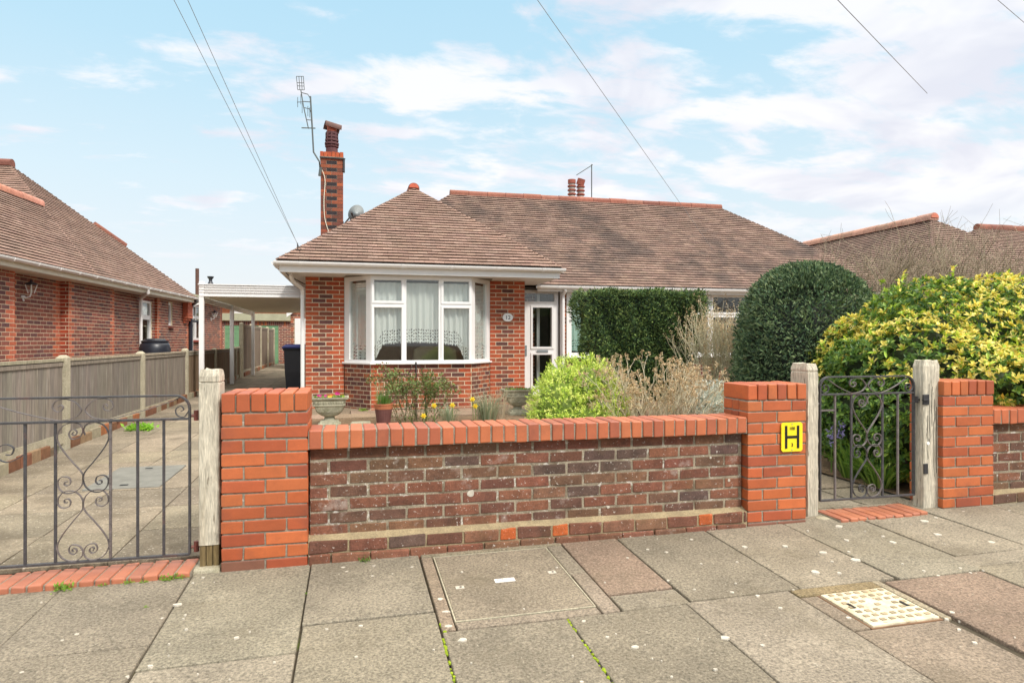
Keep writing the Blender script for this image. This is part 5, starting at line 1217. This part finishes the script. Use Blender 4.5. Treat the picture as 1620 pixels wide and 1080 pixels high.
# second dark bare thicket right of the dried shrub
o = thing('brown_shrub', (3.15, 5.4, .1), 'small brownish bare twiggy plant between the dried flower heads and the pillar', 'shrub'); mb = MB(); tips = []
for k in range(16):
    x = 3.05+uni(-.2, .2); y = 5.35+uni(-.15, .15); twigs(mb, (x, y, .1), (uni(-.6, .6), uni(-.3, .3), 1), uni(.2, .3), .005, 3, lin(140, 120, 98), tips, .6, .15)
for p, d in tips:
    for k in range(3): leaf(mb, p+rdir()*.012, rdir(), rdir(), .016, .009, vary(lin(152, 122, 88), .2), .2)
mb.build('stems', m_twig, o); keep(o)
# bare trees / thicket far right, behind the hedge
def thicket(cx, cy, w, h, n, label, depth=4):
    o = thing('bare_tree', (cx, cy, .1), label, 'bare tree', 'bare twiggy trees behind the hedge'); mb = MB(); tips = []
    for k in range(n):
        x = cx+uni(-w, w); y = cy+uni(-.4, .4); twigs(mb, (x, y, .9), (uni(-.6, .6), uni(-.3, .3), 1), h*uni(.29, .42), .013, depth, lin(150, 136, 116), tips, .85, .10, 3)
    mb.build('branches', m_twig, o)
    tb = MB()
    for k in range(3): tb.tube([(cx+(k-1)*w*.5, cy, .0), (cx+(k-1)*w*.6, cy, 1.0)], [.04, .025], 6, lin(120, 104, 86))
    tb.build('trunk', m_twig, o); keep(o)
thicket(8.0, 8.1, .75, 1.9, 55, 'bare tangled twigs above the hedge, nearest the dome yew'); thicket(9.4, 8.0, .85, 2.1, 55, 'bare tangled twigs above the hedge at the right edge, the taller of the two')
o = thing('laurel_bush', (7.35, 7.6, .1), 'dark green leafy bush with a few lime shoots just right of the dome yew', 'bush'); mb = MB(); EL2 = [((7.0, 7.7, 1.55), (.38, .3, .34)), ((7.55, 7.7, 1.72), (.25, .25, .30)), ((7.6, 7.9, 1.2), (.5, .4, .5))]
for _ in range(1500):
    p, n = on_blobs(EL2, .3, .9)
    for k in range(4): leaf(mb, p, (n+rdir()*.9).normalized(), n, uni(.05, .09), uni(.02, .03), vary(R.choice(GR[:2]+[lin(60, 88, 52)]), .2), .15)
for (x, y, z) in [(7.0, 7.5, 2.10), (7.35, 7.5, 2.16), (7.45, 7.4, 2.02), (6.95, 7.4, 1.98)]:
    mb.tube([(x, y, z-.3), (x, y, z)], .006, 4, lin(120, 130, 70))
    for k in range(14): leaf(mb, Vector((x, y, z)), (rdir()+Vector((0, 0, .7))).normalized(), rdir(), .07, .028, vary(lin(176, 200, 72), .12), .15)
mb.build('foliage', m_leaf, o); keep(o)
# -------- grassy plants
def blades(o_name, cx, cy, z, n, h, spread, pal, w=.006, label=None, cat='plant', group=None, mat=None, droop=.25):
    o = thing(o_name, (cx, cy, z), label, cat, group); mb = MB()
    for k in range(n):
        a = uni(0, math.tau); r_ = uni(0, spread*.35); hh = h*uni(.6, 1.1); le = uni(.1, 1)*spread
        p0 = Vector((cx+r_*math.cos(a), cy+r_*math.sin(a), z)); p1 = p0+Vector((math.cos(a)*le*.35, math.sin(a)*le*.35, hh*.6)); p2 = p0+Vector((math.cos(a)*le, math.sin(a)*le, hh*(1-droop*uni(0, 1))))
        s = Vector((-math.sin(a), math.cos(a), 0))*w/2; c = vary(R.choice(pal), .18)
        mb.mesh([p0-s, p0+s, p1+s, p1-s, p2], [(0, 1, 2, 3), (3, 2, 4)], c)
    mb.build('leaves', mat or m_leaf, o); keep(o); return o
LV = [lin(150, 160, 130), lin(168, 174, 146), lin(132, 144, 112), lin(176, 168, 138)]
blades('lavender', 1.87, 9.2, .14, 260, .50, .42, LV, .007, 'larger grey green lavender clump right of the rose bush', 'lavender')
blades('lavender', 1.30, 9.1, .14, 130, .34, .28, LV, .007, 'smaller grey green lavender clump against the rose bush', 'lavender')
blades('lavender', 2.1, 9.3, .14, 60, .62, .5, [lin(176, 160, 132), lin(186, 172, 148)], .004, 'thin straw coloured stalks rising behind the larger lavender', 'lavender')
blades('iris_clump', 4.42, 5.05, .08, 150, .34, .34, [lin(112, 148, 56), lin(134, 164, 70), lin(90, 128, 50)], .018, 'strap leaved green clump seen through the small gate on its left', 'plant')
blades('iris_clump', 4.36, 4.68, .08, 130, .28, .36, [lin(120, 152, 60), lin(150, 176, 84), lin(90, 124, 50)], .016, 'arching grassy leaves at the path edge behind the small gate', 'plant')
def daffodil(x, y, z, label):
    o = thing('daffodil', (x, y, .14), label, 'daffodil'); mb = MB(); mb.tube([(x+.02, y, .14), (x+.01, y, z*.6), (x, y-.01, z)], .004, 5, lin(120, 150, 80)); mb.build('stem', m_leaf, o)
    mb = MB(); cen = Vector((x, y-.015, z))
    for k in range(6):
        t = k*math.tau/6; leaf(mb, cen, Vector((math.cos(t), -.15, math.sin(t))), Vector((0, -1, 0)), .045, .030, vary(lin(244, 224, 70), .06), .1)
    mb.build('petals', m_petal, o); mb = MB(); mb.tube([cen, cen+Vector((0, -.03, 0))], [.012, .017], 10, lin(240, 196, 40)); mb.build('trumpet', m_petal, o); keep(o)
daffodil(1.34, 9.0, .43, 'pale yellow daffodil standing alone left of the lavender clump'); daffodil(1.63, 9.05, .50, 'upper daffodil of the pair in the middle of the lavender'); daffodil(1.66, 9.0, .41, 'lower daffodil of the pair in the middle of the lavender'); daffodil(.94, 8.95, .30, 'lowest daffodil, just above the wall coping at the foot of the rose'); daffodil(1.10, 9.1, .42, 'small daffodil bud at the right edge of the rose bush')
# rose bush with its black obelisk
o = thing('rose_bush', (.9, 9.4, .14), 'leafy rose bush growing round a black metal support before the bay window', 'bush'); mb = MB(); tips = []; fb = MB()
for k in range(20):
    x = 0.88+uni(-.25, .25); twigs(mb, (x, 9.4+uni(-.12, .12), .14), ((x-0.88)*1.6+uni(-.25, .25), uni(-.25, .25), 1), uni(.2, .30), .006, 3, lin(108, 112, 70), tips, .5, .15)
mb.build('stems', m_twig, o); RG = [lin(112, 132, 70), lin(92, 112, 62), lin(138, 152, 88), lin(128, 96, 66)]
for p, d in tips:
    for k in range(9): leaf(fb, p+rdir()*.05, (rdir()+Vector((0, 0, .2))).normalized(), rdir(), uni(.03, .05), uni(.018, .028), vary(R.choice(RG), .18), .15)
for _ in range(300):
    leaf(fb, Vector((0.88+uni(-.4, .4), 9.35+uni(-.15, .15), uni(.16, .5))), rdir(), rdir(), .04, .02, vary(R.choice(RG+LV[:1]), .2), .15)
fb.build('foliage', m_leaf, o); keep(o)
o = thing('plant_obelisk', (0.90, 9.6, .14), 'black wire hoop support rising out of the rose bush', 'plant support')
for a in (0, math.pi/2):
    q = MB(); q.tube([(0.90+r_*math.cos(a), 9.6+r_*math.sin(a), z) for r_, z in [(-.15, .14), (-.125, .7), (-.10, .85), (-.06, .94), (0, .985), (.06, .94), (.10, .85), (.125, .7), (.15, .14)]], .006, 6); q.build('hoop', m_blackp, o)
q = MB(); q.tube([(0.90, 9.6, .98), (0.90, 9.6, 1.01)], .012, 8); q.build('finial', m_blackp, o); keep(o)
# urns
def urn(x, y, z, s, label, fl, long=1.3):
    o = thing('stone_urn', (x, y, z), label, 'garden urn', 'stone urns on the patio')
    def ring(hx, hy, h, k=.75):
        P = []
        for j in range(24):
            t = math.tau*j/24; cx_, cy_ = math.cos(t), math.sin(t); m = max(abs(cx_), abs(cy_)); q = (1-k)+k/m
            P.append((hx*cx_*q, hy*cy_*q, h))
        return P
    b = MB(); b.loft([ring(.15, .12, 0, 1), ring(.15, .12, .035, 1), ring(.13, .105, .045, 1), ring(.12, .10, .075, .8), ring(.075, .065, .085, .3), ring(.065, .055, .13, .2)]); b.build('foot', m_stone, o)
    b = MB(); b.loft([ring(.06, .055, .13, .2), ring(.12, .10, .15, .3), ring(.175, .13, .20, .5), ring(.20, .145, .27, .8), ring(.215, .155, .285, .9), ring(.215, .155, .30, .9), ring(.205, .148, .31, .9), ring(.222, .16, .36, 1), ring(.25, .18, .375, 1), ring(.255, .185, .40, 1), ring(.235, .165, .40, 1), ring(.225, .155, .36, 1)])
    bo = b.build('bowl', m_stone, o)
    b = MB()
    for j in range(11):
        u = -.17+.034*j; b.lathe([(.016, 0), (.019, .02), (.006, .03)], (u, -.152, .315), 8, sy=.5)
    b.build('relief_band', m_stone, bo)
    b = MB(); b.loft([ring(.226, .157, .36, 1), ring(.226, .157, .375, 1)]); b.build('soil', m_soil, o)
    b = MB()
    for _ in range(190):
        p = Vector((uni(-.19, .19), uni(-.13, .13), .375)); leaf(b, p, (rdir()*.7+Vector((0, 0, .6))).normalized(), rdir(), uni(.035, .065), .024, vary(R.choice(GR[:3]+LG[4:]), .2), .15)
    b.build('foliage', m_leaf, o)
    b = MB()
    for (dx, dy, dz, c) in fl:
        for k in range(5):
            t = k*math.tau/5; leaf(b, Vector((dx, dy, dz)), Vector((math.cos(t), -.5, math.sin(t)*.8+.3)), Vector((0, -1, .3)), .026, .026, c, .05)
    if fl: b.build('flowers', m_petal, o)
    o.scale = (s, s, s); return o
PK = lin(206, 60, 140)
urn(-.30, 9.35, .15, 1.0, 'stone urn of pink and yellow primroses beside the left brick pillar', [(.10, -.08, .45, PK), (.12, -.06, .44, PK), (.09, -.05, .44, PK), (-.12, -.08, .42, lin(214, 96, 150)), (-.14, -.07, .42, PK), (.02, -.12, .41, lin(236, 206, 90)), (.0, -.13, .41, lin(236, 206, 90)), (.03, -.10, .43, lin(214, 110, 70)), (-.05, -.1, .42, lin(214, 96, 150))])
urn(2.56, 10.15, .15, 1.0, 'stone urn of green plants half hidden by the lime shrub', [])
o = thing('flower_pot', (.42, 9.2, .14), 'brown glazed flower pot with an orange rim holding chives', 'flower pot')
mb = MB(); mb.lathe([(.085, 0), (.115, .22), (.118, .24)], (0, 0, 0), 20, lin(104, 66, 62)); mb.build('pot', m_terra, o, smooth=False)
mb = MB(); mb.lathe([(.119, .241), (.128, .295), (.136, .30), (.136, .315), (.118, .315), (.112, .27)], (0, 0, 0), 20, lin(182, 112, 78)); mb.build('rim', m_terra, o)
mb = MB(); mb.lathe([(.112, .275), (.01, .28)], (0, 0, 0), 20); mb.build('soil', m_soil, o)
mb = MB()
for k in range(120):
    a = uni(0, math.tau); r_ = uni(0, .07); p0 = Vector((r_*math.cos(a), r_*math.sin(a), .275)); h = uni(.12, .22) if k < 100 else uni(.3, .42)
    p2 = p0+Vector((math.cos(a)*uni(.02, .11), math.sin(a)*uni(.02, .11), h)); s = Vector((.003, 0, 0)); mb.mesh([p0-s, p0+s, p0.lerp(p2, .6)+s, p0.lerp(p2, .6)-s, p2], [(0, 1, 2, 3), (3, 2, 4)], vary(lin(108, 150, 66) if k < 100 else lin(140, 150, 110), .2))
mb.build('foliage', m_leaf, o)
o = thing('stone_block', (.12, 9.3, .14), 'flat pale stone block lying between the urn and the flower pot', 'stone')
mb = MB(); mb.loft([[(-.15, -.09, 0), (.15, -.09, 0), (.15, .09, 0), (-.15, .09, 0)], [(-.14, -.08, .06), (.13, -.085, .055), (.12, .08, .065), (-.12, .075, .06)]]); mb.build('block', m_stone, o, bevel=.006)
# small tufts
def tuft(x, y, z, s, label, c=lin(130, 164, 60), n=70):
    o = thing('weed_tuft', (x, y, z), label, 'weed', 'weeds in the cracks'); mb = MB()
    for k in range(n):
        p = Vector((uni(-s, s)*.8, uni(-s, s)*.35, uni(0, .01))); d = (rdir()*.7+Vector((0, 0, .5))).normalized(); leaf(mb, p+d*uni(0, s*.5), d, rdir(), uni(.4, .8)*s*.6, s*.22, vary(c, .25), .15)
    mb.build('foliage', m_leaf, o)
tuft(-2.72, 9.6, .12, .17, 'bright green ferny clump at the foot of the low fence', lin(140, 190, 62), 220)
tuft(-1.46, 3.885, .01, .05, 'largest weed at the front edge of the wide threshold', n=90); tuft(-1.28, 3.89, .01, .022, 'tiny weed near the middle of the wide threshold'); tuft(-1.16, 3.89, .012, .025, 'tiny weed right of the middle of the wide threshold')
tuft(-.97, 3.89, .013, .045, 'flat weed towards the right end of the wide threshold', n=90); tuft(-1.08, 3.88, .012, .02, 'smallest weed of the wide threshold')
tuft(-.90, 3.895, .013, .03, 'last weed of the wide threshold, next to the oak post'); tuft(.07, 3.905, .03, .035, 'single weed at the foot of the long low brick wall', lin(104, 130, 60)); tuft(.17, 11.0, .17, .07, 'green weed at the foot of the bay brickwork', n=90)
tuft(-.98, 3.55, -.0, .012, 'tiny weed in a joint of the pavement slabs, left of the pillar'); tuft(-.225, 3.55, -.0, .012, 'tiny weed in the pavement joint below the left pillar')
# purple hyacinths behind the gate
for k, (x, y, z) in enumerate([(4.36, 5.15, .42), (4.30, 5.2, .36)]):
    o = thing('hyacinth', (x, y, .1), ['taller mauve hyacinth seen through the small gate', 'shorter mauve hyacinth seen through the small gate'][k], 'flower'); mb = MB(); mb.tube([(x, y, .1), (x, y, z)], .007, 5, lin(110, 140, 70))
    mb.build('stem', m_leaf, o); mb = MB()
    for j in range(60): q = Vector((x, y, z+uni(0, .14)))+rdir()*.03; leaf(mb, q, rdir(), rdir(), .03, .014, vary(lin(150, 140, 190), .12), .1)
    mb.build('petals', m_petal, o); keep(o)
# garden soil litter: low ground cover in the beds
mb = MB()
for _ in range(2600):
    x, y = (uni(-.6, 4.3), uni(4.3, 10)) if rnd() < .7 else (uni(4.5, 6), uni(4.3, 9)); 
    if 3.25 < x < 4.4 and y < 10 and x < 4.4 and rnd() < .9: continue
    leaf(mb, Vector((x, y, .02+.013*(y-4)+.01)), (rdir()*.6+Vector((0, 0, .25))), rdir(), uni(.02, .06), uni(.01, .02), vary(R.choice([lin(120, 96, 66), lin(98, 110, 60), lin(90, 74, 54)]), .3), .2)
tag(mb.build('leaf_litter', m_leaf), kind='stuff')
# ================================================================ CAMERA, LIGHT, SKY
cam = bpy.data.cameras.new('camera'); co = bpy.data.objects.new('camera', cam); col.objects.link(co); sc.camera = co
cam.sensor_width = 36; cam.lens = 1040/1620*36; cam.clip_end = 1000; cam.clip_start = .05
co.location = (0, 0, 1.306); co.rotation_euler = (math.pi/2, 0, -math.radians(13.67))
SUN_EL, SUN_AZ = 44, 148     # azimuth measured from +Y towards +X
el, az = math.radians(SUN_EL), math.radians(SUN_AZ)
sd = Vector((math.sin(az)*math.cos(el), math.cos(az)*math.cos(el), math.sin(el)))
l = bpy.data.lights.new('sun', 'SUN'); l.energy = 2.8; l.angle = math.radians(9); l.color = (1, .95, .88)
lo = bpy.data.objects.new('sun', l); col.objects.link(lo); lo.rotation_euler = sd.to_track_quat('Z', 'Y').to_euler()
w = bpy.data.worlds.new('World'); sc.world = w; w.use_nodes = True; nt = w.node_tree; L = nt.links
bg = nt.nodes['Background']; bg.inputs['Strength'].default_value = .1
sky = nd(nt, 'ShaderNodeTexSky', sky_type='NISHITA'); sky.sun_disc = False; sky.sun_elevation = el; sky.sun_rotation = az
sky.air_density = 1.0; sky.dust_density = 1.5
tc = nd(nt, 'ShaderNodeTexCoord'); sp = nd(nt, 'ShaderNodeSeparateXYZ'); L.new(tc.outputs['Generated'], sp.inputs[0])
def mth(op, a, b=None, c=None):
    n = nd(nt, 'ShaderNodeMath', operation=op)
    for i, v in enumerate((a, b, c)):
        if v is None: continue
        if isinstance(v, (int, float)): n.inputs[i].default_value = v
        else: L.new(v, n.inputs[i])
    return n.outputs[0]
z = mth('MAXIMUM', sp.outputs['Z'], 0.0)
# clear-air colour: pale cyan aloft to a milky horizon
cr = nd(nt, 'ShaderNodeValToRGB'); L.new(z, cr.inputs[0]); e = cr.color_ramp.elements
KK = 10
def sk(c, k=1): return tuple(v*k for v in lin(*c))+(1,)
e[0].position = 0; e[0].color = sk((238, 238, 240)); e[1].position = .62; e[1].color = sk((168, 220, 247))
for p_, c_ in ((.10, (234, 241, 245)), (.22, (220, 240, 249)), (.38, (194, 231, 249))):
    x = e.new(p_); x.color = sk(c_)
sc10 = nd(nt, 'ShaderNodeVectorMath', operation='SCALE'); L.new(cr.outputs[0], sc10.inputs[0]); sc10.inputs['Scale'].default_value = KK
mxs = nd(nt, 'ShaderNodeMix', data_type='RGBA'); mxs.inputs['Factor'].default_value = .86
L.new(sky.outputs[0], mxs.inputs['A']); L.new(sc10.outputs[0], mxs.inputs['B'])
# clouds on a flat layer overhead
inv = mth('DIVIDE', 1.0, mth('ADD', z, .16))
cx_ = mth('MULTIPLY', sp.outputs['X'], inv); cy_ = mth('MULTIPLY', sp.outputs['Y'], inv)
cv = nd(nt, 'ShaderNodeCombineXYZ'); L.new(cx_, cv.inputs[0]); L.new(cy_, cv.inputs[1])
def cl(scale, rot, st, off, det=8, rg=.55, dist=.6):
    mp = nd(nt, 'ShaderNodeMapping'); mp.inputs['Rotation'].default_value = (0, 0, rot); mp.inputs['Scale'].default_value = st; mp.inputs['Location'].default_value = off
    L.new(cv.outputs[0], mp.inputs['Vector']); n = nd(nt, 'ShaderNodeTexNoise'); n.inputs['Scale'].default_value = scale; n.inputs['Detail'].default_value = det
    n.inputs['Roughness'].default_value = rg; n.inputs['Distortion'].default_value = dist; L.new(mp.outputs[0], n.inputs['Vector']); return n.outputs['Fac']
n1 = cl(2.1, math.radians(-32), (.62, 1.25, 1), (3.2, 1.7, 0), 8, .55, .4); n2 = cl(6.5, math.radians(-25), (.7, 1.1, 1), (7, 2, 0), 7, .6, .3)
nn_ = mth('ADD', mth('MULTIPLY', n1, .62), mth('MULTIPLY', n2, .38))
# more cloud towards +X
bias = mth('MULTIPLY', sp.outputs['X'], .13)
mr = nd(nt, 'ShaderNodeMapRange', interpolation_type='SMOOTHSTEP'); mr.inputs['From Min'].default_value = .485; mr.inputs['From Max'].default_value = .60; mr.inputs['To Max'].default_value = .82
L.new(mth('ADD', nn_, bias), mr.inputs['Value'])
fade = nd(nt, 'ShaderNodeMapRange', interpolation_type='SMOOTHSTEP'); fade.inputs['From Min'].default_value = .04; fade.inputs['From Max'].default_value = .22; L.new(z, fade.inputs['Value'])
cf = mth('MULTIPLY', mr.outputs[0], fade.outputs[0])
n3 = cl(2.2, .3, (1, 1, 1), (1, 5, 0), 4)
cc = nd(nt, 'ShaderNodeMix', data_type='RGBA'); mr3 = nd(nt, 'ShaderNodeMapRange'); mr3.inputs['From Min'].default_value = .42; mr3.inputs['From Max'].default_value = .62; L.new(n3, mr3.inputs['Value']); L.new(mr3.outputs[0], cc.inputs['Factor'])
cc.inputs['A'].default_value = sk((250, 246, 248), KK*1.02); cc.inputs['B'].default_value = sk((228, 226, 236), KK)
cc.inputs['A'].default_value[3] = 1; cc.inputs['B'].default_value[3] = 1
mc = nd(nt, 'ShaderNodeMix', data_type='RGBA'); L.new(cf, mc.inputs['Factor']); L.new(mxs.outputs['Result'], mc.inputs['A']); L.new(cc.outputs['Result'], mc.inputs['B'])
# added brightness: unseen sky overhead made stronger and whiter to light the scene
zb = nd(nt, 'ShaderNodeMapRange', interpolation_type='SMOOTHSTEP'); zb.inputs['From Min'].default_value = .47; zb.inputs['From Max'].default_value = .80; L.new(z, zb.inputs['Value'])
mz = nd(nt, 'ShaderNodeMix', data_type='RGBA'); L.new(zb.outputs[0], mz.inputs['Factor']); L.new(mc.outputs['Result'], mz.inputs['A']); mz.inputs['B'].default_value = (25, 23.5, 21, 1)
L.new(mz.outputs['Result'], bg.inputs['Color'])
sc.view_settings.view_transform = 'Standard'; sc.view_settings.look = 'None'; sc.view_settings.exposure = .15; sc.view_settings.gamma = 1; sc.view_settings.use_curve_mapping = False
sc.cycles.max_bounces = 6; sc.cycles.transparent_max_bounces = 12
